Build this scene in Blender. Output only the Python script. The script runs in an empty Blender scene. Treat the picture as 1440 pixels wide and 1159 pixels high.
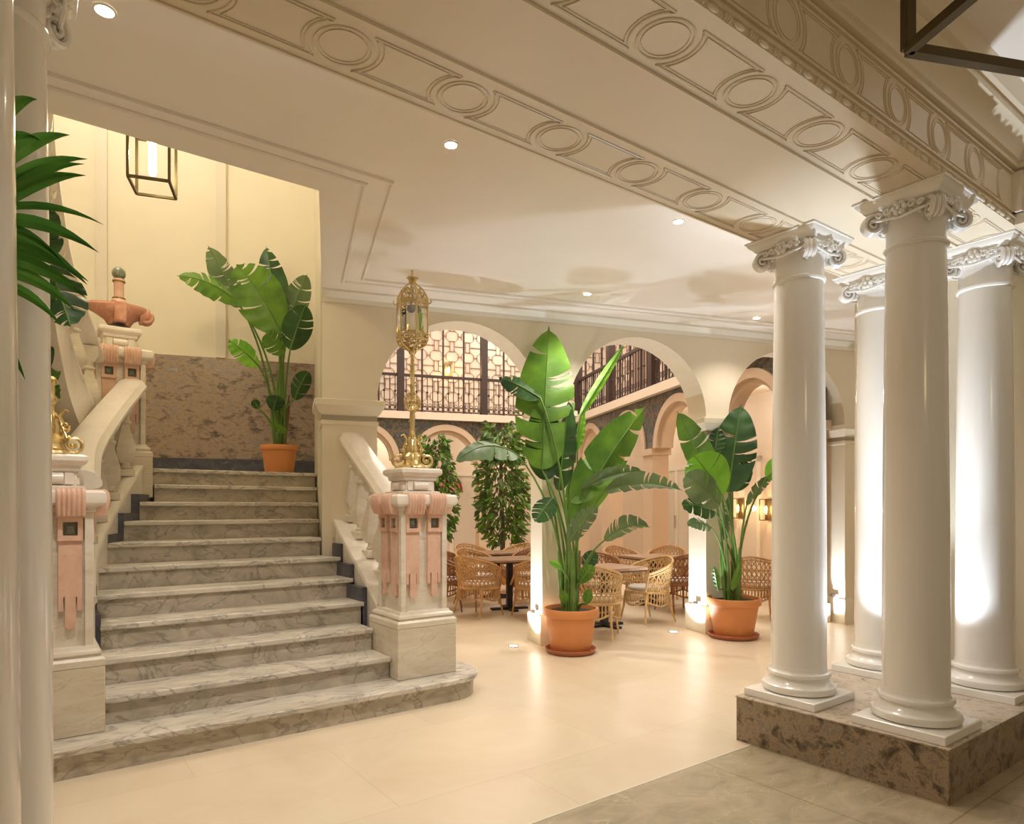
import bpy, math, random
from mathutils import Vector, Matrix
random.seed(7)
PI = math.pi
D = bpy.data
COL = bpy.context.scene.collection

# ------------------------------------------------------------------ survey of the place
# World axes: x along the step nosings, y up the staircase, z up. Camera stands at the origin, 1.5 m up.
F, EYE, HORIZON = 930.0, 1.5, 713.0
S36, C36 = .8068, .5908
def W(u, dist, z=None, v=None):
    """place at a bearing u and a distance in front of the camera -> world point"""
    X = (u - 720) / F * dist
    x, y = X * S36 + dist * C36, -X * C36 + dist * S36
    if z is None: z = EYE - (v - HORIZON) * dist / F
    return Vector((x, y, z))
def OnZ(u, v, z):
    return W(u, (EYE - z) * F / (v - HORIZON), z)

# ------------------------------------------------------------------ mesh builder
class MB:
    def __init__(s): s.v = []; s.f = []; s.M = None
    def add(s, vs, fs):
        b = len(s.v)
        if s.M is not None: vs = [s.M @ Vector(p) for p in vs]
        s.v.extend([tuple(p) for p in vs]); s.f.extend([tuple(i + b for i in f) for f in fs])
        return s
    def box(s, x0, y0, z0, x1, y1, z1):
        if x0 > x1: x0, x1 = x1, x0
        if y0 > y1: y0, y1 = y1, y0
        if z0 > z1: z0, z1 = z1, z0
        return s.add([(x0,y0,z0),(x1,y0,z0),(x1,y1,z0),(x0,y1,z0),(x0,y0,z1),(x1,y0,z1),(x1,y1,z1),(x0,y1,z1)],
            [(3,2,1,0),(4,5,6,7),(0,1,5,4),(1,2,6,5),(2,3,7,6),(3,0,4,7)])
    def loft(s, rings, caps=True, closed=True):
        n = len(rings[0]); vs = [p for r in rings for p in r]; fs = []
        for i in range(len(rings) - 1):
            for j in range(n if closed else n - 1):
                k = (j + 1) % n
                fs.append((i*n+j, i*n+k, (i+1)*n+k, (i+1)*n+j))
        if caps and closed:
            fs.append(tuple(range(n - 1, -1, -1))); fs.append(tuple((len(rings)-1)*n + j for j in range(n)))
        return s.add(vs, fs)
    def lathe(s, prof, n=24, c=(0,0,0), caps=True):
        return s.loft([[(c[0]+r*math.cos(2*PI*j/n), c[1]+r*math.sin(2*PI*j/n), c[2]+z) for j in range(n)] for r, z in prof], caps)
    def sq(s, prof, c=(0,0,0)):
        """square-plan stack of mouldings: (half width, z)"""
        return s.loft([[(c[0]+a*h, c[1]+b*h, c[2]+z) for a, b in ((-1,-1),(1,-1),(1,1),(-1,1))] for h, z in prof])
    def prism(s, poly, z0, z1):
        return s.loft([[(x, y, z0) for x, y in poly], [(x, y, z1) for x, y in poly]])
    def tube(s, pts, r, n=6, caps=True, closed=False):
        pts = [Vector(p) for p in pts]; m = len(pts)
        rr = r if isinstance(r, (list, tuple)) else [r] * m
        rings = []; up = None
        for i, p in enumerate(pts):
            if closed: t = pts[(i+1) % m] - pts[i-1]
            else: t = pts[min(i+1, m-1)] - pts[max(i-1, 0)]
            if t.length < 1e-9: t = Vector((0,0,1))
            t.normalize()
            if up is None:
                up = Vector((0,0,1)) if abs(t.z) < .9 else Vector((1,0,0))
            a = up - t * up.dot(t)
            if a.length < 1e-6: a = t.orthogonal()
            a.normalize(); b = t.cross(a); up = a
            rings.append([tuple(p + a*(rr[i]*math.cos(2*PI*j/n)) + b*(rr[i]*math.sin(2*PI*j/n))) for j in range(n)])
        if closed:
            rings.append(rings[0]); return s.loft(rings, False)
        return s.loft(rings, caps)
    def sweep(s, prof, path, caps=True):
        """profile (across, up) carried along a path, kept upright"""
        path = [Vector(p) for p in path]; rings = []
        for i, p in enumerate(path):
            t = path[min(i+1, len(path)-1)] - path[max(i-1, 0)]; t.z = 0; t.normalize()
            a = Vector((t.y, -t.x, 0))
            rings.append([tuple(p + a*q[0] + Vector((0,0,q[1]))) for q in prof])
        return s.loft(rings, caps)
    def ball(s, c, r, n=10, m=6, sc=(1,1,1)):
        rings = []
        for i in range(m + 1):
            ph = PI * (i / m) ; rr = max(math.sin(ph), .02)
            rings.append([(c[0]+r*sc[0]*rr*math.cos(2*PI*j/n), c[1]+r*sc[1]*rr*math.sin(2*PI*j/n), c[2]-r*sc[2]*math.cos(ph)) for j in range(n)])
        return s.loft(rings)
    def torus(s, c, R, r, n=24, m=6, ax='z'):
        pts = []
        for j in range(n):
            a, b = R*math.cos(2*PI*j/n), R*math.sin(2*PI*j/n)
            pts.append({'z':(c[0]+a,c[1]+b,c[2]),'y':(c[0]+a,c[1],c[2]+b),'x':(c[0],c[1]+a,c[2]+b)}[ax])
        return s.tube(pts, r, m, closed=True)

def build(name, mb, mat, parent=None, smooth=40, bevel=0, loc=None):
    me = D.meshes.new(name); me.from_pydata(mb.v, [], mb.f); me.update()
    for m in (mat if isinstance(mat, list) else [mat]): me.materials.append(m)
    if smooth:
        me.shade_smooth(); me.set_sharp_from_angle(angle=math.radians(smooth))
    o = D.objects.new(name, me); COL.objects.link(o)
    if parent is not None: o.parent = parent
    if loc is not None: o.location = loc
    if bevel:
        b = o.modifiers.new('edge', 'BEVEL'); b.width = bevel; b.segments = 2; b.limit_method = 'ANGLE'; b.angle_limit = math.radians(50)
    return o
def tag(o, label, cat, group=None, kind=None):
    o['label'] = label; o['category'] = cat
    if group: o['group'] = group
    if kind: o['kind'] = kind
    return o
def thing(name, label, cat, loc=(0,0,0), rz=0, group=None):
    o = D.objects.new(name, None); COL.objects.link(o); o.location = loc; o.rotation_euler = (0,0,rz)
    o.empty_display_size = .1
    return tag(o, label, cat, group)
def struct(name, mb, mat, smooth=40, bevel=0, parent=None):
    o = build(name, mb, mat, parent, smooth, bevel)
    if parent is None: o['kind'] = 'structure'
    return o
def copy_tree(o, parent=None):
    c = o.copy(); COL.objects.link(c)
    if parent is not None: c.parent = parent
    for ch in list(o.children): copy_tree(ch, c)
    return c
def dup(o, loc, rz, label):
    c = copy_tree(o); c.location = loc; c.rotation_euler = (0,0,rz); c['label'] = label
    return c

# ------------------------------------------------------------------ materials
def nodes(name):
    m = D.materials.new(name); m.use_nodes = True
    nt = m.node_tree; return m, nt, nt.nodes['Principled BSDF']
def plain(name, col, rough=.5, metal=0, bump=0, bscale=40, spec=None, coat=0, trans=0, emit=None, es=0, var=0, vscale=3):
    m, nt, b = nodes(name)
    b.inputs['Base Color'].default_value = (*col, 1); b.inputs['Roughness'].default_value = rough
    b.inputs['Metallic'].default_value = metal
    if spec is not None: b.inputs['Specular IOR Level'].default_value = spec
    if coat: b.inputs['Coat Weight'].default_value = coat; b.inputs['Coat Roughness'].default_value = .08
    if trans: b.inputs['Transmission Weight'].default_value = trans
    if emit: b.inputs['Emission Color'].default_value = (*emit, 1); b.inputs['Emission Strength'].default_value = es
    if bump or var:
        tc = nt.nodes.new('ShaderNodeTexCoord')
    if var:
        nz = nt.nodes.new('ShaderNodeTexNoise'); nz.inputs['Scale'].default_value = vscale; nz.inputs['Detail'].default_value = 5
        rp = nt.nodes.new('ShaderNodeValToRGB'); rp.color_ramp.elements[0].position = .3; rp.color_ramp.elements[1].position = .7
        rp.color_ramp.elements[0].color = (*[c*(1-var) for c in col], 1); rp.color_ramp.elements[1].color = (*[min(1, c*(1+var)) for c in col], 1)
        nt.links.new(tc.outputs['Object'], nz.inputs['Vector']); nt.links.new(nz.outputs['Fac'], rp.inputs['Fac']); nt.links.new(rp.outputs['Color'], b.inputs['Base Color'])
    if bump:
        n2 = nt.nodes.new('ShaderNodeTexNoise'); n2.inputs['Scale'].default_value = bscale; n2.inputs['Detail'].default_value = 4
        bp = nt.nodes.new('ShaderNodeBump'); bp.inputs['Strength'].default_value = bump; bp.inputs['Distance'].default_value = .01
        nt.links.new(tc.outputs['Object'], n2.inputs['Vector']); nt.links.new(n2.outputs['Fac'], bp.inputs['Height']); nt.links.new(bp.outputs['Normal'], b.inputs['Normal'])
    return m
def stone(name, stops, scale=2, detail=8, distort=1.5, rough=.35, stretch=(1,1,1), rot=(0,0,0), vein=None, veinscale=1.2, veinw=.06, coat=0, tile=None):
    """stops: [(pos, rgb)]; vein: rgb of thin dark veins; tile: (w, h, mortar rgb)"""
    m, nt, b = nodes(name); L = nt.links.new
    tc = nt.nodes.new('ShaderNodeTexCoord'); mp = nt.nodes.new('ShaderNodeMapping')
    mp.inputs['Scale'].default_value = stretch; mp.inputs['Rotation'].default_value = rot
    L(tc.outputs['Object'], mp.inputs['Vector'])
    nz = nt.nodes.new('ShaderNodeTexNoise'); nz.inputs['Scale'].default_value = scale; nz.inputs['Detail'].default_value = detail
    nz.inputs['Roughness'].default_value = .74 if 'granite' in name else .66; nz.inputs['Distortion'].default_value = distort
    L(mp.outputs['Vector'], nz.inputs['Vector'])
    rp = nt.nodes.new('ShaderNodeValToRGB'); cr = rp.color_ramp
    cr.elements[0].position, cr.elements[0].color = stops[0][0], (*stops[0][1], 1)
    cr.elements[1].position, cr.elements[1].color = stops[-1][0], (*stops[-1][1], 1)
    for p, c in stops[1:-1]:
        e = cr.elements.new(p); e.color = (*c, 1)
    L(nz.outputs['Fac'], rp.inputs['Fac']); out = rp.outputs['Color']
    if vein:
        n2 = nt.nodes.new('ShaderNodeTexNoise'); n2.inputs['Scale'].default_value = veinscale; n2.inputs['Detail'].default_value = 6; n2.inputs['Distortion'].default_value = 2.2
        L(mp.outputs['Vector'], n2.inputs['Vector'])
        sub = nt.nodes.new('ShaderNodeMath'); sub.operation = 'SUBTRACT'; sub.inputs[1].default_value = .5; L(n2.outputs['Fac'], sub.inputs[0])
        ab = nt.nodes.new('ShaderNodeMath'); ab.operation = 'ABSOLUTE'; L(sub.outputs[0], ab.inputs[0])
        mr = nt.nodes.new('ShaderNodeMapRange'); mr.inputs['From Max'].default_value = veinw; mr.inputs['To Min'].default_value = .75; mr.inputs['To Max'].default_value = 0
        L(ab.outputs[0], mr.inputs['Value'])
        mx = nt.nodes.new('ShaderNodeMixRGB'); mx.inputs['Color2'].default_value = (*vein, 1)
        L(mr.outputs[0], mx.inputs['Fac']); L(out, mx.inputs['Color1']); out = mx.outputs['Color']
    if tile:
        br = nt.nodes.new('ShaderNodeTexBrick'); br.offset = .5
        br.inputs['Color1'].default_value = (1,1,1,1); br.inputs['Color2'].default_value = (.95,.95,.94,1); br.inputs['Mortar'].default_value = (*tile[2], 1)
        br.inputs['Scale'].default_value = 1; br.inputs['Mortar Size'].default_value = tile[3]; br.inputs['Mortar Smooth'].default_value = .3
        br.inputs['Brick Width'].default_value = tile[0]; br.inputs['Row Height'].default_value = tile[1]; br.inputs['Bias'].default_value = 0
        L(tc.outputs['Object'], br.inputs['Vector'])
        mx = nt.nodes.new('ShaderNodeMixRGB'); mx.blend_type = 'MULTIPLY'; mx.inputs['Fac'].default_value = 1
        L(out, mx.inputs['Color1']); L(br.outputs['Color'], mx.inputs['Color2']); out = mx.outputs['Color']
    L(out, b.inputs['Base Color']); b.inputs['Roughness'].default_value = rough
    if coat: b.inputs['Coat Weight'].default_value = coat; b.inputs['Coat Roughness'].default_value = .1
    return m

M = {}
M['wall'] = plain('cream_plaster', (.80,.72,.57), .6, var=.02)
M['ceil'] = plain('ceiling_plaster', (.87,.81,.73), .42, var=.015)
M['beam'] = plain('satin_beam_paint', (.76,.66,.50), .35)
M['stairwall'] = plain('pale_yellow_plaster', (.82,.75,.585), .55, var=.02)
M['stripwall'] = plain('cream_strip_plaster', (.76,.69,.57), .55)
M['white'] = plain('gloss_white_paint', (.84,.81,.76), .22, coat=.5)
M['trimwhite'] = plain('white_trim_paint', (.82,.78,.68), .4)
M['limestone'] = stone('limestone_floor', [(.3,(.71,.58,.42)),(.55,(.77,.65,.485)),(.8,(.82,.71,.55))], 1.1, 6, 1, .3, tile=(1.5,1.0,(.88,.85,.80),.0035))
M['greystone'] = stone('grey_marble_floor', [(.25,(.27,.215,.135)),(.5,(.40,.325,.215)),(.75,(.52,.43,.30))], 2.2, 10, 1.6, .4, (1,1.8,1), vein=(.56,.47,.33), veinscale=.9, veinw=.006, tile=(1.6,1.3,(.7,.6,.45),.005))
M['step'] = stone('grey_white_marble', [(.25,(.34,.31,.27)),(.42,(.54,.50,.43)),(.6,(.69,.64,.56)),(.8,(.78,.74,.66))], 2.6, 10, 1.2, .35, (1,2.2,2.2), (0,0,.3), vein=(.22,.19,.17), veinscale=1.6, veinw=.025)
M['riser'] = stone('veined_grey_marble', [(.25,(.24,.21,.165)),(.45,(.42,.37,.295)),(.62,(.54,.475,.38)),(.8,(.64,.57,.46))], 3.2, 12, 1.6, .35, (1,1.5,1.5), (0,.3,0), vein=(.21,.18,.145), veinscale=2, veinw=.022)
M['newel'] = stone('cream_marble', [(.2,(.53,.45,.33)),(.45,(.69,.62,.51)),(.7,(.78,.73,.64))], 2, 9, 1.8, .35, (1,1,2.6), (.15,.2,0), vein=(.62,.55,.45), veinscale=1.1, veinw=.012)
M['plinthstone'] = stone('ochre_veined_marble', [(.2,(.46,.37,.23)),(.4,(.62,.54,.41)),(.7,(.74,.68,.58))], 1.7, 9, 2, .35, (1,1,3.4), (.2,.25,0), vein=(.50,.42,.30), veinscale=1.1, veinw=.01)
M['rail'] = stone('white_marble', [(.2,(.66,.58,.49)),(.5,(.78,.72,.64)),(.8,(.84,.80,.74))], 2.4, 8, 1.5, .28)
M['pink'] = stone('pink_marble', [(.25,(.60,.34,.24)),(.5,(.70,.45,.34)),(.8,(.78,.57,.46))], 6, 8, 1.4, .4)
M['redmarble'] = stone('rose_red_marble', [(.25,(.42,.17,.11)),(.5,(.58,.28,.19)),(.8,(.70,.42,.31))], 8, 8, 1.4, .3)
M['green'] = stone('green_marble', [(.3,(.10,.12,.09)),(.6,(.22,.24,.18)),(.8,(.45,.45,.36))], 14, 8, 1.4, .3)
M['granite'] = stone('brown_granite', [(.36,(.05,.035,.022)),(.45,(.17,.125,.08)),(.53,(.36,.265,.165)),(.60,(.20,.165,.13)),(.72,(.58,.46,.32))], 11, 15, .5, .3, (1,1,1), (.3,.2,.5))
M['granitetop'] = stone('polished_granite_top', [(.34,(.20,.17,.15)),(.45,(.42,.35,.28)),(.53,(.60,.48,.35)),(.62,(.42,.37,.34)),(.76,(.75,.69,.60))], 6, 14, 2.5, .2, (1,1,1), (.3,.2,.5))
M['granitewall'] = stone('rose_granite', [(.34,(.07,.06,.065)),(.44,(.24,.18,.145)),(.52,(.42,.31,.22)),(.60,(.26,.22,.20)),(.74,(.64,.53,.42))], 8, 15, .35, .3, (.8,.8,1.5), (.0,.35,.0))
M['blue'] = stone('blue_grey_marble', [(.3,(.045,.048,.065)),(.6,(.10,.10,.125)),(.85,(.26,.26,.30))], 7, 9, 1.5, .3)
M['brass'] = plain('gilded_brass', (.74,.58,.29), .3, 1, bump=.2, bscale=60)
M['bronze'] = plain('dark_bronze', (.10,.075,.035), .3, .8)
M['brassdark'] = plain('aged_brass', (.30,.22,.10), .35, 1)
M['lampglass'] = plain('clear_glass', (1,1,1), .02, 0, trans=1)
M['crystal'] = plain('cut_crystal', (.35,.37,.42), .12, 0, coat=.5)
M['terracotta'] = plain('terracotta', (.66,.26,.085), .55, var=.05, vscale=5)
M['saucer'] = plain('dark_terracotta', (.42,.135,.06), .5, var=.08)
M['soil'] = plain('potting_soil', (.045,.028,.018), .95, bump=.8, bscale=60)
def leafmat(name, c1, c2, rough=.35):
    m, nt, b = nodes(name); L = nt.links.new
    tc = nt.nodes.new('ShaderNodeTexCoord'); nz = nt.nodes.new('ShaderNodeTexNoise'); nz.inputs['Scale'].default_value = 3.5; nz.inputs['Detail'].default_value = 3
    rp = nt.nodes.new('ShaderNodeValToRGB'); rp.color_ramp.elements[0].position = .35; rp.color_ramp.elements[1].position = .65
    rp.color_ramp.elements[0].color = (*c1, 1); rp.color_ramp.elements[1].color = (*c2, 1)
    L(tc.outputs['Object'], nz.inputs['Vector']); L(nz.outputs['Fac'], rp.inputs['Fac']); L(rp.outputs['Color'], b.inputs['Base Color'])
    wv = nt.nodes.new('ShaderNodeTexWave'); wv.inputs['Scale'].default_value = 1; wv.wave_type = 'BANDS'; wv.bands_direction = 'Y'
    uv = nt.nodes.new('ShaderNodeUVMap'); mp = nt.nodes.new('ShaderNodeMapping'); mp.inputs['Scale'].default_value = (1,14,1)
    L(uv.outputs['UV'], mp.inputs['Vector']); L(mp.outputs['Vector'], wv.inputs['Vector'])
    bp = nt.nodes.new('ShaderNodeBump'); bp.inputs['Strength'].default_value = .25; bp.inputs['Distance'].default_value = .006
    L(wv.outputs['Fac'], bp.inputs['Height']); L(bp.outputs['Normal'], b.inputs['Normal'])
    b.inputs['Roughness'].default_value = rough
    tr = nt.nodes.new('ShaderNodeBsdfTranslucent'); mix = nt.nodes.new('ShaderNodeMixShader'); mix.inputs['Fac'].default_value = .22
    L(rp.outputs['Color'], tr.inputs['Color']); L(b.outputs['BSDF'], mix.inputs[1]); L(tr.outputs['BSDF'], mix.inputs[2])
    L(mix.outputs['Shader'], nt.nodes['Material Output'].inputs['Surface'])
    return m
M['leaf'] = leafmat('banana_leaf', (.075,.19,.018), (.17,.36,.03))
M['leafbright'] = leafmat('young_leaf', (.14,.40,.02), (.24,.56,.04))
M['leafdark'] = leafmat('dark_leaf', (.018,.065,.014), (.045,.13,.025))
M['leafgrey'] = leafmat('grey_green_leaf', (.10,.17,.07), (.18,.27,.12))
M['palm'] = leafmat('palm_leaf', (.06,.18,.03), (.12,.32,.05))
M['figleaf'] = leafmat('fig_leaf', (.07,.12,.025), (.16,.22,.05))
M['stem'] = plain('leaf_stem', (.12,.22,.04), .45, var=.3, vscale=4)
M['stemdry'] = plain('dry_sheath', (.20,.13,.06), .7, var=.3, vscale=6)
M['bark'] = plain('tree_bark', (.14,.10,.07), .8, bump=.6)
M['wicker'] = plain('honey_rattan', (.52,.29,.115), .5, var=.22, vscale=9)
M['wickerpale'] = plain('pale_rattan', (.66,.44,.20), .5, var=.2, vscale=9)
M['wickerdark'] = plain('brown_rattan', (.30,.13,.05), .5, var=.25, vscale=9)
M['cushion'] = plain('grey_white_canvas', (.66,.62,.55), .85, bump=.2, bscale=120)
M['tabletop'] = plain('oak_table_top', (.36,.22,.13), .35, var=.15, vscale=6)
M['iron'] = plain('black_iron', (.025,.018,.015), .45, .3)
M['irondark'] = plain('dark_brown_iron', (.045,.022,.018), .5)
M['pinkwall'] = plain('pale_pink_plaster', (.81,.70,.57), .6)
M['lattice'] = plain('fretwork_brown', (.30,.20,.15), .6)
M['mosaic'] = stone('glazed_mosaic_tile', [(.28,(.02,.03,.03)),(.4,(.06,.045,.04)),(.5,(.05,.09,.08)),(.58,(.22,.10,.04)),(.66,(.05,.05,.08)),(.8,(.42,.26,.10))], 11, 6, .8, .25)
M['archstone'] = plain('tan_arch_stone', (.62,.47,.34), .55)
M['bulb'] = plain('lamp_bulb', (1,1,1), .5, emit=(1,.86,.62), es=22)
M['bulbwarm'] = plain('warm_bulb', (1,1,1), .5, emit=(1,.6,.28), es=16)
M['led'] = plain('downlight_led', (1,1,1), .5, emit=(1,.93,.82), es=40)
M['pinkglass'] = plain('pink_fanlight_glass', (.75,.35,.30), .3)
M['red'] = plain('dark_red_paint', (.30,.04,.03), .5)
M['glazing'] = plain('door_glass', (.75,.70,.62), .08, coat=.5, spec=.8)
M['chrome'] = plain('brushed_steel', (.55,.55,.55), .3, 1)

# ------------------------------------------------------------------ frames
A = Vector((.952, -.307, 0)); B = Vector((.307, .952, 0))          # along / behind the arcade wall
P1 = Vector((4.49, 5.58, 0))                                        # front left corner of the first free pillar
def frame(o, d, n):
    return Matrix(((d.x, n.x, 0, o.x), (d.y, n.y, 0, o.y), (0, 0, 1, o.z), (0, 0, 0, 1)))
FA = frame(P1, A, B)
FA_I = FA.inverted()
PITCH, PW, PD, CEIL = 2.07, .31, .36, 3.6

# ------------------------------------------------------------------ floor
m = MB(); m.add([(-6,2.475,0),(20,2.475,0),(20,24,0),(-6,24,0)], [(0,1,2,3)])
struct('floor', m, M['limestone'], 0)
m = MB(); m.add([(-6,-5,0),(12,-5,0),(12,2.475,0),(-6,2.475,0)], [(0,1,2,3)])
struct('floor_grey', m, M['greystone'], 0)
m = MB(); m.box(-6,2.470,-.01,3.68,2.478,.0015); struct('trim_1', m, M['trimwhite'])

# ------------------------------------------------------------------ ceiling of the hall, with the stairwell opening
OC = Vector((1.56, 4.3, 0))                                          # front right corner of the opening
pier = FA @ Vector((-2.29, 0, 0))
far = FA @ Vector((7.5, 0.02, 0))
m = MB()
m.prism([(-4, 2.5), (11.5, 2.5), (11.5, 3.0), (far.x, far.y), (pier.x, pier.y), (OC.x, OC.y), (-4, 4.3)], CEIL, CEIL + .32)
struct('ceiling', m, M['ceil'], 0)
# border mouldings on the hall ceiling
def strip_path(name, pts, w, h, z=CEIL, mat='trimwhite', off=0):
    mb = MB()
    prof = [(-w/2, 0), (-w/2, -h*.5), (-w/4, -h), (w/4, -h), (w/2, -h*.5), (w/2, 0)]
    path = []
    for i, p in enumerate(pts): path.append((p[0], p[1], z + .001))
    # mitred corners
    P = [Vector(p) for p in path]; rings = []
    for i, p in enumerate(P):
        if i == 0: t1 = t2 = (P[1]-P[0]).normalized()
        elif i == len(P)-1: t1 = t2 = (P[i]-P[i-1]).normalized()
        else: t1 = (P[i]-P[i-1]).normalized(); t2 = (P[i+1]-P[i]).normalized()
        t = (t1+t2).normalized(); a = Vector((t.y, -t.x, 0)); k = 1/max(.3, a.dot(Vector((t1.y,-t1.x,0))))
        rings.append([tuple(p + a*(q[0]*k) + Vector((0,0,q[1]))) for q in prof])
    mb.loft(rings)
    return struct(name, mb, M[mat])
def wallpt(s_, t_): q = FA @ Vector((s_, t_, 0)); return (q.x, q.y)
n = 2
for dy, w in ((.27, .035), (.40, .022)):
    c0 = OC + Vector((.21, -dy, 0)) + Vector((dy-.27, 0, 0))
    # corner then along B to the arcade wall, then along the wall
    L0 = (c0 - P1).dot(A); tt = -.35 - (dy-.27)
    q = FA @ Vector((L0, tt, 0))
    strip_path('trim_%d' % n, [(-3, c0.y), (c0.x, c0.y), (q.x, q.y), wallpt(7.3, tt)], w, .02, mat='ceil'); n += 1
# cornice where the arcade wall meets the ceiling
m = MB(); m.M = FA
prof = [(0,0),(0,-.10),(-.02,-.10),(-.03,-.06),(-.08,-.03),(-.11,-.02),(-.11,0)]
m.loft([[(s_, q[0], CEIL+q[1]) for q in prof] for s_ in (-2.29, 7.4)])
struct('trim_4', m, M['trimwhite'])

# ------------------------------------------------------------------ arcade builder
def arcade(mb, M_, spans, z_spring, r, z_top, th, s0, s1, n=28):
    """wall above the springing with round openings; spans = list of opening left edges"""
    mb.M = M_
    edges = [s0]
    for a in spans: edges += [a, a + 2*r]
    edges.append(s1)
    for i in range(0, len(edges), 2):
        if edges[i+1] - edges[i] > .01: mb.box(edges[i], 0, z_spring, edges[i+1], th, z_top)
    for a in spans:
        c = a + r
        for k in range(n):
            t0, t1 = PI - PI*k/n, PI - PI*(k+1)/n
            x0, z0, x1, z1 = c+r*math.cos(t0), z_spring+r*math.sin(t0), c+r*math.cos(t1), z_spring+r*math.sin(t1)
            mb.add([(x0,0,z0),(x1,0,z1),(x1,0,z_top),(x0,0,z_top),(x0,th,z0),(x1,th,z1),(x1,th,z_top),(x0,th,z_top)],
                   [(0,1,2,3),(5,4,7,6),(4,5,1,0),(3,2,6,7)])
    return mb

R0 = (PITCH - PW) / 2
m = MB(); arcade(m, FA, [-PITCH+PW + PITCH*k for k in range(4)], 2.55, R0, CEIL+.3, PD, -2.29, 8.2)
struct('wall_arcade', m, M['wall'], 30)

def cap_profile(e=0): return [(0,2.30),(.012,2.31),(.012,2.345),(.0,2.35),(.0,2.40),(.03,2.42),(.05,2.46),(.075,2.49),(.075,2.545),(.06,2.55)]
def pier_block(name, s0, s1, t0, t1, z0, base=True, label=None):
    mb = MB(); mb.M = FA; mb.box(s0, t0, z0, s1, t1, 2.55)
    mb.loft([[(s0-e, t0-e, z), (s1+e, t0-e, z), (s1+e, t1+e, z), (s0-e, t1+e, z)] for e, z in cap_profile()])
    if base:
        mb.loft([[(s0-e, t0-e, z), (s1+e, t0-e, z), (s1+e, t1+e, z), (s0-e, t1+e, z)] for e, z in ((.03,0),(.03,.30),(.022,.315),(.0,.33))])
    return mb
for i in (1, 2, 3, 4):
    s0 = (i-1)*PITCH
    mb = pier_block('p', s0, s0+PW, 0, PD, 0)
    o = struct('pillar', mb, M['wall'], 30)
# the wide pier at the stair, with a sunk panel
mb = pier_block('p', -2.29, -1.76, 0, .5, 0, False)
mb.box(-2.2, -.012, 1.2, -1.85, .01, 2.2)
struct('pillar_stair', mb, M['wall'], 30)

# ------------------------------------------------------------------ stairwell walls
BW = Vector((2.12, 8.79, 0))                                         # a point on the back wall of the stairwell
FB = frame(BW, A, B)
m = MB(); m.M = FB; m.box(-6, 0, 0, 1.14, .2, 8.5)
struct('wall_stair_back', m, M['stairwall'], 0)
m = MB(); m.M = FA; m.box(-2.29, .02, 0, -2.1, 2.53, 8.5); m.box(-2.285, 0.01, CEIL, -2.1, .5, 8.5)
struct('wall_stair_right', m, M['stairwall'], 0)
m = MB(); m.box(-3.2, 3.4, 0, -3.0, 11, 8.5); struct('wall_stair_left', m, M['stairwall'], 0)
# front header above the hall ceiling, and over the opening's right side
m = MB(); m.box(-3, 4.1, CEIL+.32, 1.56, 4.3, 8.5)
a0, b0 = OC, pier
m.prism([(a0.x, a0.y), (a0.x+.2, a0.y-.1), (b0.x+.2, b0.y), (b0.x, b0.y)], CEIL+.32, 8.5)
struct('wall_stair_header', m, M['stairwall'], 0)
m = MB(); m.box(-3.2, 3.9, 8.3, 5, 12, 8.5); struct('ceiling_stairwell', m, M['ceil'], 0)
# shallow pilaster strips on the back wall
for i, (ua, ub) in enumerate(((304, 318), (137, 152))):
    mb = MB(); mb.M = FB
    def sx(u):
        k = (u-720)/F; q = P = None
        c = Vector((k*S36+C36, -k*C36+S36, 0)); # direction
        den = c.dot(B); d_ = BW.dot(B)/den; return (c*d_ - BW).dot(A)
    mb.box(sx(ua), -.05, 3.36, sx(ub), .01, 8.3)
    struct('trim_%d' % (5+i), mb, M['stripwall'], 0)
# granite wainscot and blue skirting
m = MB(); m.M = FB; m.box(-6, -.03, 1.9, .95, .01, 3.36); struct('wainscot_stair', m, M['granitewall'], 0)
m = MB(); m.M = FB; m.box(-6, -.05, 1.86, .95, .01, 2.1); struct('baseboard_stair', m, M['blue'], 0)
# left pier beside the stair
m = MB(); m.box(-.5, 4.0, 0, .0, 4.33, CEIL); m.box(-.52, 3.98, 3.3, .03, 4.35, 3.42)
struct('pillar_left', m, M['trimwhite'], 30)

# ------------------------------------------------------------------ staircase
RISE, TREAD, Y0 = .172, .32, 4.35
def sstep(a, b, x):
    t = max(0, min(1, (x-a)/(b-a))); return t*t*(3-2*t)
def xl(y): return .40 + .62*sstep(5.75, 7.6, y)
def xr(y): return 2.31 + .12*sstep(5.0, 6.4, y)
st = thing('marble_staircase', 'straight flight of grey veined marble steps rising to the granite-backed landing', 'staircase', (1.3, Y0, 0))
def loc_build(name, mb, mat, th, smooth=40, bevel=0):
    L = th.location
    mb.v = [(a-L.x, b-L.y, c-L.z) for a, b, c in mb.v]
    return build(name, mb, mat, th, smooth, bevel)
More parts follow.
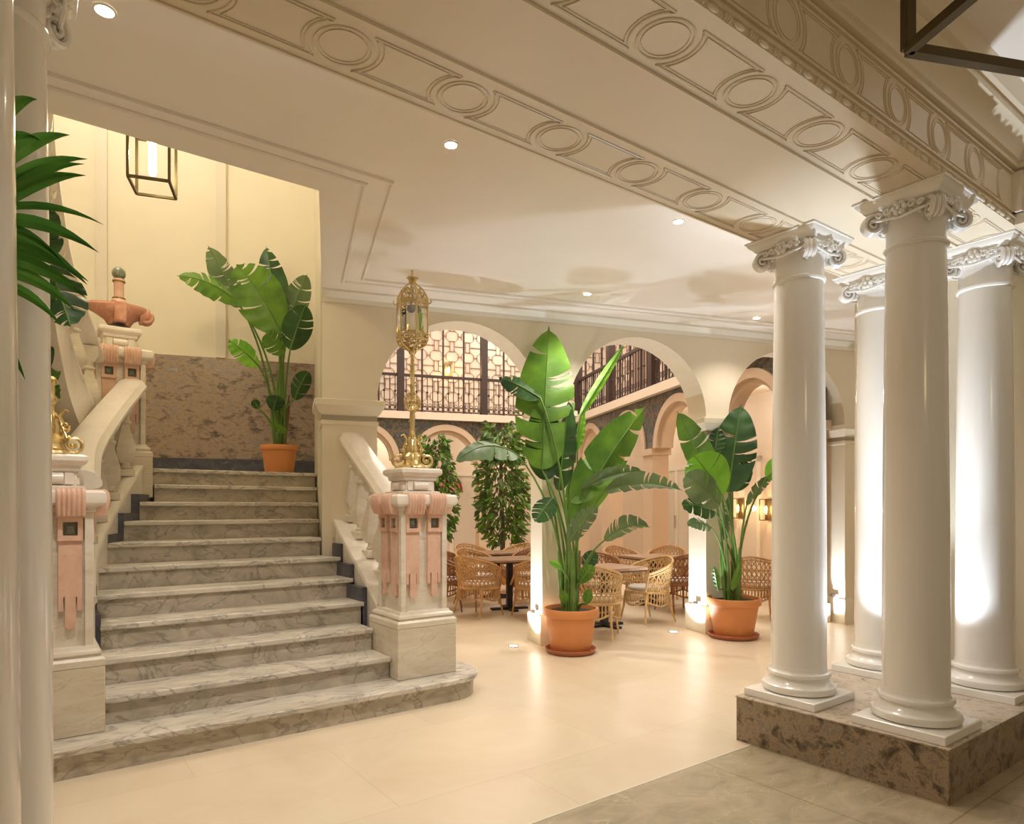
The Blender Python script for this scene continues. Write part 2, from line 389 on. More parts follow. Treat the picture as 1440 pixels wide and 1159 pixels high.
# bottom step: long, with rounded right end
def rounded_end(x0, y0, x1, y1, r, n=8):
    """polygon with a rounded front right and back right corner"""
    p = [(x0, y0)]
    for k in range(n+1):
        a = -PI/2 + PI/2*k/n; p.append((x1-r+r*math.cos(a), y0+r+r*math.sin(a)))
    for k in range(n+1):
        a = PI/2*k/n; p.append((x1-r+r*math.cos(a), y1-r+r*math.sin(a)))
    p.append((x0, y1)); return p
m = MB(); m.prism(rounded_end(-.6, Y0+.03, 2.98, 5.25, .33), 0, RISE-.04)
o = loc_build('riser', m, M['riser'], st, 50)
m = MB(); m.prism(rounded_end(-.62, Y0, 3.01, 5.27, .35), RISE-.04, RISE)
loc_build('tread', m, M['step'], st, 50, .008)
for k in range(2, 12):
    y = Y0 + TREAD*(k-1); z = RISE*k
    if k == 11:
        q = [(.99, y), (2.71, y), (2.995, 8.43), (-2.58, 10.23), (-2.6, 7.80), (.99, 7.80)]
        m = MB(); m.prism(q, z-.04, z); loc_build('tread', m, M['step'], st, 50, .008)
        m = MB(); m.prism([(1.0, y+.03), (2.70, y+.03), (2.70, y+.2), (1.0, y+.2)], 0, z-.04); loc_build('riser', m, M['riser'], st, 50)
        continue
    x0, x1 = xl(y), min(xr(y), 2.5)
    if k < 4: x0, x1 = .374, 2.264
    if k == 6: x1 = 2.37
    if k >= 7: x1 = 2.30 + .3225*max(0, y-6.283)
    if k == 10: x0 = .99
    x2 = 2.30 if k == 6 else x1; x3 = x0 if k in (2, 3, 10) else xl(y+TREAD)
    e0, e1 = (0, 0)
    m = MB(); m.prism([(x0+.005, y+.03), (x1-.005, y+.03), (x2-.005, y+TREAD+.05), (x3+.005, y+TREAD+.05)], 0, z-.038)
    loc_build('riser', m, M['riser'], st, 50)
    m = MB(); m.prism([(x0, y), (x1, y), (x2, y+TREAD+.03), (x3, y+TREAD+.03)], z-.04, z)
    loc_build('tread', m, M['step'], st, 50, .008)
# blue marble skirtings stepping up along both ends of the flight
mb = MB(); mc = MB()
for k in range(4, 10):
    y = Y0 + TREAD*(k-1); z = RISE*k
    if k < 7: mb.prism([(xr(y)-.02, y+.03), (xr(y)+.035, y+.03), (xr(y)+.035, min(6.2, y+TREAD+.04)), (xr(y)-.02, min(6.2, y+TREAD+.04))], z-.30, z+.12)
    mc.prism([(xl(y)-.07, y+.03), (xl(y)+.006, y+.03), (xl(y+TREAD)+.006, y+TREAD+.04), (xl(y+TREAD)-.07, y+TREAD+.04)], z-.30, z+.07)
loc_build('skirting', mb, M['blue'], st, 0); loc_build('skirting', mc, M['blue'], st, 0)

# ------------------------------------------------------------------ newel pedestals (built once, three stand in view)
def newel():
    t = thing('newel_pedestal', '', 'pedestal', (2.53, 4.83, RISE+.001), 0, 'marble newel pedestals of the staircase')
    m = MB(); m.sq([(.26,0),(.26,.385),(.255,.39)]); build('plinth', m, M['plinthstone'], t, 30, .006)
    m = MB(); m.sq([(.255,.388),(.262,.395),(.262,.43),(.25,.445),(.235,.45),(.245,.465),(.24,.48),(.222,.492),(.215,.51)]); build('base_moulding', m, M['newel'], t, 30)
    m = MB(); m.sq([(.175,.50),(.175,1.33)])
    for sx_ in (-1, 1):
        for sy in (-1, 1): m.box(sx_*.16, sy*.16, .5, sx_*.205, sy*.205, 1.33)
    build('shaft', m, M['newel'], t, 30, .004)
    m = MB(); m.sq([(.20,1.29),(.215,1.30),(.215,1.325),(.25,1.335),(.265,1.35),(.27,1.38),(.265,1.41),(.25,1.425)]); build('cap', m, M['rail'], t, 30, .004)
    m = MB(); m.sq([(.165,1.42),(.165,1.45),(.125,1.455),(.125,1.54)]); build('neck_block', m, M['newel'], t, 30, .004)
    for sy, rot in ((-1,0),(1,PI),(0,-PI/2),(0,PI/2)):
        m = MB(); m.M = Matrix.Rotation(rot, 4, 'Z')
        m.box(-.11, -.14, 1.46, -.065, -.115, 1.53); m.box(.065, -.14, 1.46, .11, -.115, 1.53)
        # a fat scroll
        m.tube([(-.06,-.125,1.495),(.06,-.125,1.495)], .036, 12)
        build('scroll', m, M['rail'], t, 40)
    m = MB(); m.sq([(.135,1.535),(.145,1.545),(.15,1.57),(.172,1.585),(.18,1.60),(.178,1.625),(.16,1.637)]); build('top_slab', m, M['rail'], t, 30, .004)
    for rot in (0, -PI/2, PI/2):
        for dx in (-.10, .09):
            R = Matrix.Rotation(rot, 4, 'Z')
            b = MB(); b.M = R
            # fluted pink drapery over the cap
            nf = 6; cols = []
            prof = [(-.20,1.43),(-.255,1.435),(-.278,1.415),(-.284,1.37),(-.276,1.32),(-.258,1.275),(-.22,1.265)]
            rings = []
            N = nf*4
            for j in range(N+1):
                x = dx - .072 + .144*j/N; w = .010*abs(math.sin(PI*nf*j/N))
                rings.append([(x, p - w, z) for p, z in prof] + [(x, -.15, 1.265), (x, -.15, 1.43)])
            b.loft(rings); orn = build('drapery_corbel', b, M['pink'], t, 50)
            b = MB(); b.M = R
            b.box(dx-.062, -.215, 1.13, dx-.036, -.17, 1.268); b.box(dx+.036, -.215, 1.13, dx+.062, -.17, 1.268)
            b.box(dx-.036, -.215, 1.238, dx+.036, -.17, 1.268); b.box(dx-.036, -.215, 1.13, dx+.036, -.17, 1.16)
            # the long strap with a rounded tongue between two slits
            b.box(dx-.058, -.20, .80, dx+.058, -.17, 1.13)
            b.box(dx-.058, -.20, .72, dx-.034, -.17, .80); b.box(dx+.034, -.20, .72, dx+.058, -.17, .80)
            pts = [(dx-.026,.81),(dx+.026,.81),(dx+.026,.64)] + [(dx+.026*math.cos(a), .64+.026*math.sin(a)) for a in [-PI*j/6 for j in range(1,6)]] + [(dx-.026,.64)]
            b.loft([[(x, -.206, z) for x, z in pts], [(x, -.17, z) for x, z in pts]])
            s_ = build('strap', b, M['pink'], t, 30)
            b = MB(); b.M = R; b.loft([[(dx+a*h, y, 1.20+c_*h) for a, c_ in ((-1,-1),(1,-1),(1,1),(-1,1))] for h, y in ((.037,-.178),(.037,-.19),(.014,-.205))])
            build('inset', b, M['green'], s_, 20)
    return t
nw = newel()
nw['label'] = 'marble newel pedestal with pink straps at the arcade side of the bottom step'
n2 = dup(nw, (.11, 4.83, RISE+.001), 0, 'marble newel pedestal with pink straps beside the big white column at far left')
n3 = dup(nw, (.72, 7.50, RISE+1.42), 0, 'marble newel pedestal at the landing, carrying the pink stone urn')
m = MB(); m.box(.47, 7.33, 0, .93, 7.75, RISE+1.42); struct('wall_under_newel', m, M['newel'], 0)

# ------------------------------------------------------------------ balustrades
def baluster_mb(h, c=(0,0,0), w=.072):
    b = MB(); x, y, z = c
    k = h
    b.sq([(w,0),(w,.08*k),(w*.8,.09*k)], c)
    b.lathe([(w*.62,.09*k),(w*.75,.11*k),(w*.5,.14*k),(w*.55,.17*k)], 12, c)
    b.sq([(w*.6,.17*k),(w*1.0,.24*k),(w*1.08,.34*k),(w*.9,.44*k),(w*.5,.60*k),(w*.42,.66*k)], c)
    b.lathe([(w*.42,.66*k),(w*.7,.68*k),(w*.7,.70*k),(w*.45,.72*k),(w*.5,.78*k)], 12, c)
    b.sq([(w*.55,.78*k),(w*.95,.86*k),(w*.95,1.0*k)], c)
    return b
def catmull(pts, n=8):
    P = [Vector(p) for p in pts]; out = []
    for i in range(len(P)-1):
        p0, p1, p2, p3 = P[max(i-1,0)], P[i], P[i+1], P[min(i+2,len(P)-1)]
        for j in range(n):
            t = j/n
            out.append(.5*((2*p1)+(p2-p0)*t+(2*p0-5*p1+4*p2-p3)*t*t+(3*p1-p0-3*p2+p3)*t**3))
    out.append(P[-1]); return out
def at_path(path, f):
    k = f*(len(path)-1); i = min(int(k), len(path)-2); return path[i].lerp(path[i+1], k-i)
def balustrade(label, rail_pts, drop, nb, band, rw, end_half=None):
    t = thing('stair_balustrade', label, 'balustrade', tuple(rail_pts[0][:2]) + (rail_pts[0][2]-drop-band,))
    path = catmull(rail_pts)
    prof = [(-rw*.5,-.045),(-rw*.58,-.03),(-rw*.58,0),(-rw*.5,.02),(-rw*.42,.05),(-rw*.2,.068),(rw*.2,.068),(rw*.42,.05),(rw*.5,.02),(rw*.58,0),(rw*.58,-.03),(rw*.5,-.045),(rw*.3,-.06),(-rw*.3,-.06)]
    prof = prof[::-1]
    b = MB(); b.sweep(prof, path); loc_build('handrail', b, M['rail'], t, 35)
    w2 = end_half or rw*.5
    b = MB(); b.sweep([(w2*1.1,0),(w2*1.15,-.03),(w2,-.05),(w2,-band),(-w2,-band),(-w2,-.05),(-w2*1.15,-.03),(-w2*1.1,0)], [p - Vector((0,0,drop)) for p in path])
    loc_build('stringer', b, M['rail'], t, 35)
    for i in range(nb):
        p = at_path(path, (i+.6)/(nb+.2))
        b = baluster_mb(drop-.03, (p.x, p.y, p.z-drop-.02)); loc_build('baluster', b, M['newel'], t, 30)
    return t
balustrade('cream marble balustrade sloping between the pedestal with the slender brass lantern and the wide pier', [(2.52,5.07,1.50),(2.53,5.4,1.72),(2.56,5.9,2.0),(2.60,6.32,2.24)], .80, 5, .5, .22, .165)
balustrade('white marble balustrade curving up from the left newel to the urn newel', [(.26,5.10,1.67),(.27,5.35,1.72),(.33,5.9,1.93),(.52,6.6,2.25),(.80,7.26,2.66)], .76, 8, .42, .235, .095)
balustrade('pale balustrade of the upper flight rising from the urn newel towards the viewer', [(.50,7.23,2.90),(.24,6.4,3.38),(.13,5.85,3.70),(.06,5.3,4.0),(.04,4.7,4.32)], .66, 9, .46, .14)
# upper flight itself, behind its stringer
m = MB()
up = catmull([(.40,7.2,2.88),(.16,6.4,3.38),(.05,5.85,3.70),(.0,5.3,4.0),(-.02,4.7,4.32)])
m.loft([[(p.x, p.y, p.z-.75), (p.x-1.4, p.y+.1, p.z-.75), (p.x-1.4, p.y+.1, p.z-1.08), (p.x, p.y, p.z-1.08)] for p in up])
struct('stair_upper_flight', m, M['trimwhite'], 30)

# ------------------------------------------------------------------ pink stone urn on the landing newel
t = thing('stone_urn', 'rose marble lamp-shaped urn with a dark ball on its short neck, on the landing newel', 'urn', (.72, 7.5, RISE+1.42+1.637))
m = MB(); m.lathe([(.12,0),(.13,.012),(.12,.02),(.085,.035),(.08,.05)], 24); build('foot', m, M['blue'], t)
m = MB()
for i in range(1):
    rings = []
    for (rx, z, dx) in ((.085,.045,0),(.11,.09,0),(.16,.13,0),(.215,.17,-.01),(.235,.21,-.015),(.225,.235,-.01),(.14,.25,0),(.09,.265,0),(.05,.27,0)):
        rings.append([(dx+rx*1.15*math.cos(2*PI*j/28), rx*.72*math.sin(2*PI*j/28), z) for j in range(28)])
    m.loft(rings)
m.tube([(.17,0,.16),(.24,0,.17),(.27,0,.13)], [.085,.085,.05], 14)
m.M = None
build('body', m, M['redmarble'], t)
m = MB(); m.torus((.235,-.045,.155), .05, .02, 18, 8, 'y'); m.torus((.235,.045,.155), .05, .02, 18, 8, 'y'); build('volute', m, M['redmarble'], t)
m = MB(); m.box(-.055,-.175,.05,.055,.175,.255); 
build('strap', m, M['redmarble'], t, 30, .02)
m = MB(); m.lathe([(.06,.265),(.07,.28),(.055,.30),(.045,.31),(.043,.46),(.05,.47),(.055,.49),(.05,.50)], 20); build('neck', m, M['pink'], t)
m = MB(); m.torus((0,0,.31), .05, .009); m.torus((0,0,.475), .05, .008); build('ring', m, M['brassdark'], t)
m = MB(); m.ball((0,0,.555), .062, 12, 8); build('ball', m, M['green'], t, 0)

# ------------------------------------------------------------------ gilded candelabra lanterns on the front newels
def spiral(c, R, turns, a0, ax, sgn=1, n=26, shrink=.18):
    pts = []
    for j in range(n+1):
        t_ = j/n; r = R*(1-(1-shrink)*t_); a = a0 + sgn*2*PI*turns*t_
        pts.append(Vector(c) + ax*(r*math.cos(a)) + Vector((0,0,1))*(r*math.sin(a)))
    return pts
def brass_lamp():
    t = thing('brass_lantern', '', 'lamp', (2.53, 4.83, RISE+1.637), .3, 'gilded lanterns on the newel pedestals')
    b = MB()
    b.lathe([(.10,0),(.115,.01),(.11,.025),(.07,.04),(.06,.07),(.075,.10),(.05,.13),(.055,.17),(.04,.20),(.045,.23),(.03,.26)], 16)
    build('base', b, M['brass'], t)
    for k in range(4):
        a = PI/4 + k*PI/2; ax = Vector((math.cos(a), math.sin(a), 0))
        b = MB()
        b.tube(spiral(ax*.115 + Vector((0,0,.072)), .062, 1.6, PI*.9, ax, 1), [.014-.0003*j for j in range(27)], 7)
        b.tube([ax*.06+Vector((0,0,.10)), ax*.07+Vector((0,0,.17)), ax*.045+Vector((0,0,.235)), ax*.07+Vector((0,0,.28)), ax*.09+Vector((0,0,.27))], [.013,.014,.012,.009,.005], 7)
        for q in range(4):
            b.ball(ax*(.05+.02*q)+Vector((0,0,.20-.045*q)), .016, 7, 5)
        b.tube(spiral(ax*.065+Vector((0,0,.165)), .03, 1.1, 0, ax, -1, 12), .007, 5)
        build('scroll_foot', b, M['brass'], t)
    b = MB()
    prof = [(.026,.24),(.034,.26),(.024,.29),(.021,.34),(.024,.42),(.02,.46),(.028,.475),(.018,.49),(.018,.66),(.024,.675),(.016,.70),(.020,.80),(.015,.93),(.03,.945),(.034,.96),(.022,.975),(.03,.99)]
    b.lathe(prof, 12); 
    for k in range(14):                       # beaded vine winding round the stem
        a = k*1.3; z = .30+.045*k
        if z < .93: b.ball((.022*math.cos(a), .022*math.sin(a), z), .010, 6, 4)
    build('stem', b, M['brass'], t)
    b = MB()
    b.tube([(.088*math.cos(q), 0, .545+.078*math.sin(q)) for q in [2*PI*j/28 for j in range(28)]], .007, 6, closed=True)
    b.tube([(.06*math.cos(q), 0, .545+.06*math.sin(q)) for q in [2*PI*j/24 for j in range(24)]], .004, 5, closed=True)
    for k in range(8):
        a = k*PI/4; b.ball((.074*math.cos(a), 0, .545+.068*math.sin(a)), .013, 6, 4)
    b.tube([(0, .07*math.cos(q), .545+.07*math.sin(q)) for q in [2*PI*j/24 for j in range(24)]], .006, 5, closed=True)
    b.ball((0,0,.545), .034, 10, 6)
    for k in range(6):
        a = k*PI/3; b.tube([(0,0,.545),(.03*math.cos(a),.0,.545+.03*math.sin(a)),(.056*math.cos(a+.4),0,.545+.056*math.sin(a+.4))], .006, 5)
    build('medallion', b, M['brass'], t)
    # lantern: hexagonal cage
    z0, z1, RH = 1.10, 1.345, .128
    b = MB()
    def hx(r, z, off=0): return [(r*math.cos(PI/3*k+off), r*math.sin(PI/3*k+off), z) for k in range(6)]
    b.tube(hx(RH, z0), .006, 6, closed=True); b.tube(hx(RH, z1), .007, 6, closed=True); b.tube(hx(RH, z0-.05), .006, 6, closed=True)
    for k in range(6):
        a = PI/3*k; c_, s_ = math.cos(a), math.sin(a)
        b.tube([(RH*c_, RH*s_, z0-.05), (RH*c_, RH*s_, z1)], .007, 6)
        # dome rib
        b.tube([(RH*c_, RH*s_, z1), (RH*.96*c_, RH*.96*s_, z1+.05), (RH*.72*c_, RH*.72*s_, z1+.11), (RH*.38*c_, RH*.38*s_, z1+.15), (.018*c_, .018*s_, z1+.175)], [.008,.008,.007,.006,.006], 6)
        # eave curls
        b.tube([(RH*c_, RH*s_, z1), (RH*1.18*c_, RH*1.18*s_, z1+.0), (RH*1.26*c_, RH*1.26*s_, z1+.02), (RH*1.18*c_, RH*1.18*s_, z1+.032)], .006, 5)
        # bottom bowl ribs
        b.tube([(RH*c_, RH*s_, z0-.05), (RH*.85*c_, RH*.85*s_, z0-.095), (RH*.45*c_, RH*.45*s_, z0-.12), (.02*c_, .02*s_, z0-.14)], .008, 6)
    build('cage', b, M['brass'], t)
    rnd = random.Random(3)
    for k in range(6):                        # open
        b = MB()                              # scrollwork on dome panels and basket
        a = PI/3*k + PI/6; ax = Vector((-math.sin(a), math.cos(a), 0)); nrm = Vector((math.cos(a), math.sin(a), 0))
        for (dz, rr, R_) in ((.035,.1,.024),(.075,.088,.02),(.11,.062,.016)):
            for sg in (-1, 1):
                b.tube(spiral(nrm*rr + ax*(sg*R_*1.15) + Vector((0,0,z1+dz)), R_, 1.2, 0 if sg < 0 else PI, ax, sg, 12), .005, 5)
        for q in range(-2, 3):
            for (dz, rr) in ((-.02,.117),(-.055,.112),(-.09,.085)):
                ww = rr*.42
                b.tube(spiral(nrm*rr + ax*(ww*q/2.0) + Vector((0,0,z0+dz+.01*(q%2))), .014, 1.1, rnd.random()*6, ax, 1, 8), .005, 5)
        b.tube([nrm*.115+Vector((0,0,z0+.0)), nrm*.12+Vector((0,0,z0+.03)), nrm*.118+Vector((0,0,z0+.05))], [.016,.01,.003], 5)
        for sg in (-1, 1):
            b.tube([nrm*.113+ax*(sg*.055)+Vector((0,0,z1)), nrm*.113+ax*(sg*.035)+Vector((0,0,z1-.02)), nrm*.113+Vector((0,0,z1-.006))], .004, 5)
        build('scrollwork', b, M['brass'], t)
    b = MB()
    b.lathe([(.02,.955),(.035,.965),(.03,.985)], 12)
    build('collar', b, M['brass'], t)
    b = MB(); b.loft([hx(RH*.97, z0), hx(RH*.97, z1)], False); build('glass', b, M['lampglass'], t, 0)
    b = MB(); b.ball((0,0,z1-.05), .035, 8, 6); b.lathe([(.006,z1-.02),(.006,z1+.12)], 6); build('lamp_burner', b, M['crystal'], t, 0)
    b = MB(); zz = z1+.165
    b.lathe([(.022,zz),(.03,zz+.01),(.018,zz+.03),(.026,zz+.05),(.012,zz+.07),(.007,zz+.09)], 12); b.ball((0,0,zz+.105), .013, 8, 6)
    for k in range(8):
        a = PI/4*k; c_, s_ = math.cos(a), math.sin(a)
        b.tube([(.02*c_,.02*s_,zz+.015),(.035*c_,.035*s_,zz+.045),(.045*c_,.045*s_,zz+.05),(.05*c_,.05*s_,zz+.04)], [.008,.007,.005,.003], 5)
    build('crown_finial', b, M['brass'], t)
    return t
lamp = brass_lamp(); lamp['label'] = 'tall gilded lantern with hexagonal glass cage on the arcade-side newel pedestal'
t = thing('brass_candlestick', 'short gilded stand with scroll feet on the left newel pedestal, beside a white column', 'candlestick', (.11, 4.83, RISE+1.637), .75)
for o_ in list(lamp.children):
    if o_.name.split('.')[0] in ('base', 'scroll_foot'):
        c = o_.copy(); COL.objects.link(c); c.parent = t
b = MB(); b.lathe([(.028,.20),(.036,.22),(.026,.25),(.022,.27),(.023,.30),(.034,.31),(.038,.33),(.030,.345),(.024,.36),(.024,.42),(.032,.43),(.034,.455),(.022,.47),(.012,.475)], 14)
for k in range(8):
    a = k*PI/4; b.ball((.036*math.cos(a), .036*math.sin(a), .335), .010, 6, 4); b.ball((.032*math.cos(a+.3), .032*math.sin(a+.3), .445), .009, 6, 4)
build('stem', b, M['brass'], t)
for k in range(3):
    a = k*2.1+.4; ax = Vector((math.cos(a), math.sin(a), 0)); b = MB()
    b.tube([ax*.02+Vector((0,0,.24)), ax*.07+Vector((0,0,.22)), ax*.10+Vector((0,0,.16)), ax*.13+Vector((0,0,.10))], [.008,.009,.008,.005], 6)
    b.tube(spiral(ax*.12+Vector((0,0,.17)), .03, 1.3, 0, ax, -1, 14), .007, 5)
    build('scroll_arm', b, M['brass'], t)

# ------------------------------------------------------------------ beam over the columns
BY0, BY1, BZ = 1.43, 2.50, 3.2
m = MB(); m.box(-4, BY0, BZ, 5.8, BY1, 4.2)
beam = struct('beam', m, M['beam'], 30)
m = MB()
for y in (BY0+.02, BY0+.335, 2.165, BY1-.02):
    if y in (BY0+.02, BY1-.02): continue
    m.box(-4, y-.010, BZ-.014, 5.8, y+.010, BZ+.005)
m.box(-4, BY1-.012, BZ-.008, 5.8, BY1, BZ+.01)
# rings and concave-ended panels in relief along both edges of the soffit
def relief(mb, cx, cy, Rr, pitch, hw, M_):
    mb.M = M_
    r = .0048
    mb.tube([(cx+Rr*math.cos(a), cy+Rr*math.sin(a), 0) for a in [2*PI*j/30 for j in range(30)]], r, 6, closed=True)
    mb.tube([(cx+(Rr-.018)*math.cos(a), cy+(Rr-.018)*math.sin(a), 0) for a in [2*PI*j/30 for j in range(30)]], r*.5, 5, closed=True)
    for rr_ , dd in ((Rr+.03, 0), (Rr+.045, .014)):
        h = hw - dd
        am = math.asin(min(.99, h/rr_))
        L_ = [(cx+rr_*math.cos(a), cy+rr_*math.sin(a), 0) for a in [-am+2*am*j/12 for j in range(13)]]
        R_ = [(cx+pitch-rr_*math.cos(a), cy+rr_*math.sin(a), 0) for a in [am-2*am*j/12 for j in range(13)]]
        mb.tube(L_ + R_, r if dd == 0 else r*.55, 6, closed=True)
MS = Matrix.Translation((0,0,BZ-.002))
for cy, xs in ((2.335, 1.98), (1.61, 1.87)):
    x = xs - .52*9
    while x < 5.4:
        relief(m, x, cy, .105, .52, .112, MS); x += .52
struct('trim_7', m, M['beam'], 50)
# face frieze, bead and reel, cornice
m = MB()
MF = Matrix.Translation((0, BY0-.002, 0)) @ Matrix.Rotation(PI/2, 4, 'X')
x = 1.9 - .46*8
while x < 4.6:
    relief(m, x, 3.38, .092, .46, .098, MF); x += .46
m.M = None
for z, h in ((3.265,.012),(3.495,.014)): m.box(-4, BY0-.012, z, 4.8, BY0+.01, z+h)
struct('trim_8', m, M['beam'], 50)
m = MB()
x = -.5
while x < 4.75:
    m.ball((x, BY0-.002, BZ+.016), .012, 8, 6, (3,1,1)); x += .075
    for q in range(3): m.ball((x-.0+.012*q-.008, BY0-.004, BZ+.016), .0135, 8, 6, (.3,1,1))
    x += .075
m.tube([(-.5,BY0-.002,BZ+.042),(4.8,BY0-.002,BZ+.042)], .008, 6)
struct('trim_9', m, M['beam'], 50)
def cornice(mb, p0, p1):
    prof = [(0,3.52),(-.03,3.525),(-.03,3.55),(-.045,3.56),(-.06,3.60),(-.10,3.64),(-.13,3.65),(-.13,3.69),(-.16,3.70),(-.19,3.745),(-.20,3.76),(0,3.76)]
    mb.sweep([(-p, z) for p, z in prof], [(p0[0],p0[1],0),(p1[0],p1[1],0)])
m = MB(); cornice(m, (-4, BY0), (4.8, BY0)); struct('trim_10', m, M['beam'], 30)
# short return beam on the right and the front ceiling
m = MB(); m.box(4.80, -4, BZ, 5.6, BY0-.001, 4.2); struct('beam_return', m, M['beam'], 30)
m = MB(); m.box(4.775, -4, 3.26, 4.80, BY0-.07, 3.50)
m.v = []; m.f = []
m.box(4.785, -4, 3.265, 4.80, BY0, 3.277); m.box(4.785, -4, 3.495, 4.80, BY0, 3.509)
m.box(4.76, BY0-.05, 3.265, 4.80, BY0, 3.5); cornice(m, (4.80, BY0), (4.80, -4))
struct('trim_11', m, M['beam'], 30)
m = MB(); m.box(-4, -5, 3.76, 5.6, BY0+.001, 3.9); struct('ceiling_front', m, M['ceil'], 0)

# wall beyond the column group
m = MB(); m.box(5.62, -2, 0, 5.9, 2.0, 3.7); m.box(5.60, 1.2, 0, 5.9, 2.78, BZ); struct('wall_right', m, M['wall'], 0)
m = MB(); m.box(11.3, 2.4, 0, 11.5, 5, 4); struct('wall_hall_end', m, M['wall'], 0)
m = MB(); m.box(5.9, 2.45, 0, 11.5, 2.5, 4); struct('wall_hall_right', m, M['wall'], 0)

# ------------------------------------------------------------------ granite plinth and the four columns
m = MB(); m.prism([(3.68,2.58),(3.72,1.38),(5.598,1.38),(5.598,2.58)], 0, .278); t = build('granite_plinth', m, M['granite'], None, 0)
tag(t, 'low brown granite block carrying the group of white columns', 'plinth')
m = MB(); m.prism([(3.675,2.585),(3.715,1.375),(5.598,1.375),(5.598,2.585)], .278, .285); build('top_slab', m, M['granitetop'], t, 0)
def column():
    t = thing('white_column', '', 'column', (3.98, 1.64, .285), 0, 'white columns on the granite block')
    m = MB(); m.sq([(.238,0),(.238,.045),(.234,.05)]); build('plinth', m, M['white'], t, 30, .004)
    m = MB(); m.lathe([(.20,.048),(.218,.058),(.224,.075),(.218,.095),(.20,.105),(.195,.112),(.182,.122),(.176,.14),(.178,.148),(.188,.155),(.19,.165),(.185,.176),(.172,.182),(.166,.195)], 40); build('base', m, M['white'], t)
    m = MB(); m.lathe([(.168,.19),(.165,.22)] + [(.165-.018*((i/12)**1.8), .22+2.42*i/12) for i in range(13)], 40); build('shaft', m, M['white'], t)
    m = MB(); m.lathe([(.146,2.63),(.158,2.636),(.162,2.646),(.158,2.657),(.147,2.662),(.146,2.68),(.147,2.76),(.155,2.785),(.175,2.81),(.18,2.835),(.165,2.845)], 36)
    # egg mouldings
    for k in range(24):
        a = 2*PI*k/24
        if k % 6 == 3: continue
        m.ball((.172*math.cos(a), .172*math.sin(a), 2.80), .014, 7, 5, (1,1,1.5))
    m.sq([(.165,2.83),(.165,2.85)])
    build('necking', m, M['white'], t)
    m = MB(); m.sq([(.175,2.845),(.192,2.852),(.196,2.862),(.205,2.87),(.222,2.885),(.228,2.90),(.236,2.903),(.236,2.914)]); build('abacus', m, M['white'], t, 30, .002)
    for k in range(4):                       # corner volutes, set diagonally
        a = PI/4 + k*PI/2; ax = Vector((math.cos(a), math.sin(a), 0)); pr = Vector((-math.sin(a), math.cos(a), 0))
        v = MB()
        c = ax*.222 + Vector((0,0,2.785))
        for off in (-.024, 0, .024):
            pts = [p + pr*off for p in spiral(c, .054, 1.9, PI*.55, ax, -1, 30, .12)]
            v.tube(pts, [.0135-.0002*j for j in range(31)], 6)
        v.ball(c, .017, 8, 6, (1,1,1))
        v.tube([ax*.13+Vector((0,0,2.825)), ax*.17+Vector((0,0,2.838)), ax*.205+Vector((0,0,2.842))], [.026,.026,.022], 8)
        v.tube([ax*.15+Vector((0,0,2.78)), ax*.165+Vector((0,0,2.75)), ax*.19+Vector((0,0,2.745))], [.02,.014,.006], 7)
        build('volute', v, M['white'], t)
        a = k*PI/2; ax = Vector((math.cos(a), math.sin(a), 0)); pr = Vector((-math.sin(a), math.cos(a), 0)); v = MB()
        c = ax*.20 + Vector((0,0,2.825))
        for q in range(6):
            aa = q*PI/3; v.ball(c + pr*(.026*math.cos(aa)) + Vector((0,0,.026*math.sin(aa))), .018, 7, 5)
        v.ball(c + ax*.012, .014, 7, 5)
        for sg in (-1, 1):
            v.tube([p for p in spiral(c + pr*(sg*.062), .022, 1.2, 0, pr, sg, 12)], .007, 6)
            v.tube([p for p in spiral(c + pr*(sg*.105)+Vector((0,0,-.005)), .018, 1.2, 0, pr, sg, 12)], .006, 6)
        v.tube([ax*.185+pr*-.15+Vector((0,0,2.80)), ax*.195+Vector((0,0,2.775)), ax*.185+pr*.15+Vector((0,0,2.80))], .008, 6)
        build('rosette', v, M['white'], t)
    return t
c1 = column(); c1['label'] = 'white column at the front corner of the granite block, the largest of the four'
dup(c1, (3.98, 2.33, .285), 0, 'white column at the left corner of the granite block, beside the open floor')
dup(c1, (5.10, 1.68, .285), 0, 'white column on the right of the granite block, brightly lit from below')
dup(c1, (5.06, 2.33, .285), 0, 'white column at the back of the granite block, half hidden behind the front one')
# pair of columns at the left edge of the view, on their own block
m = MB(); m.box(-.6, 1.3, 0, .16, 2.78, .285)
t = build('granite_plinth', m, M['granite'], None, 0); tag(t, 'second granite block under the columns at the left edge', 'plinth')
k1 = dup(c1, (-.10, 2.50, .285), 0, 'tall white column at the left edge, in front of the newel with the short gilded stand'); k1['group'] = 'columns at the left edge'
k2 = dup(c1, (-.175, 1.67, .285), 0, 'white column sliver at the very left edge, in front of the palm'); k2['group'] = 'columns at the left edge'

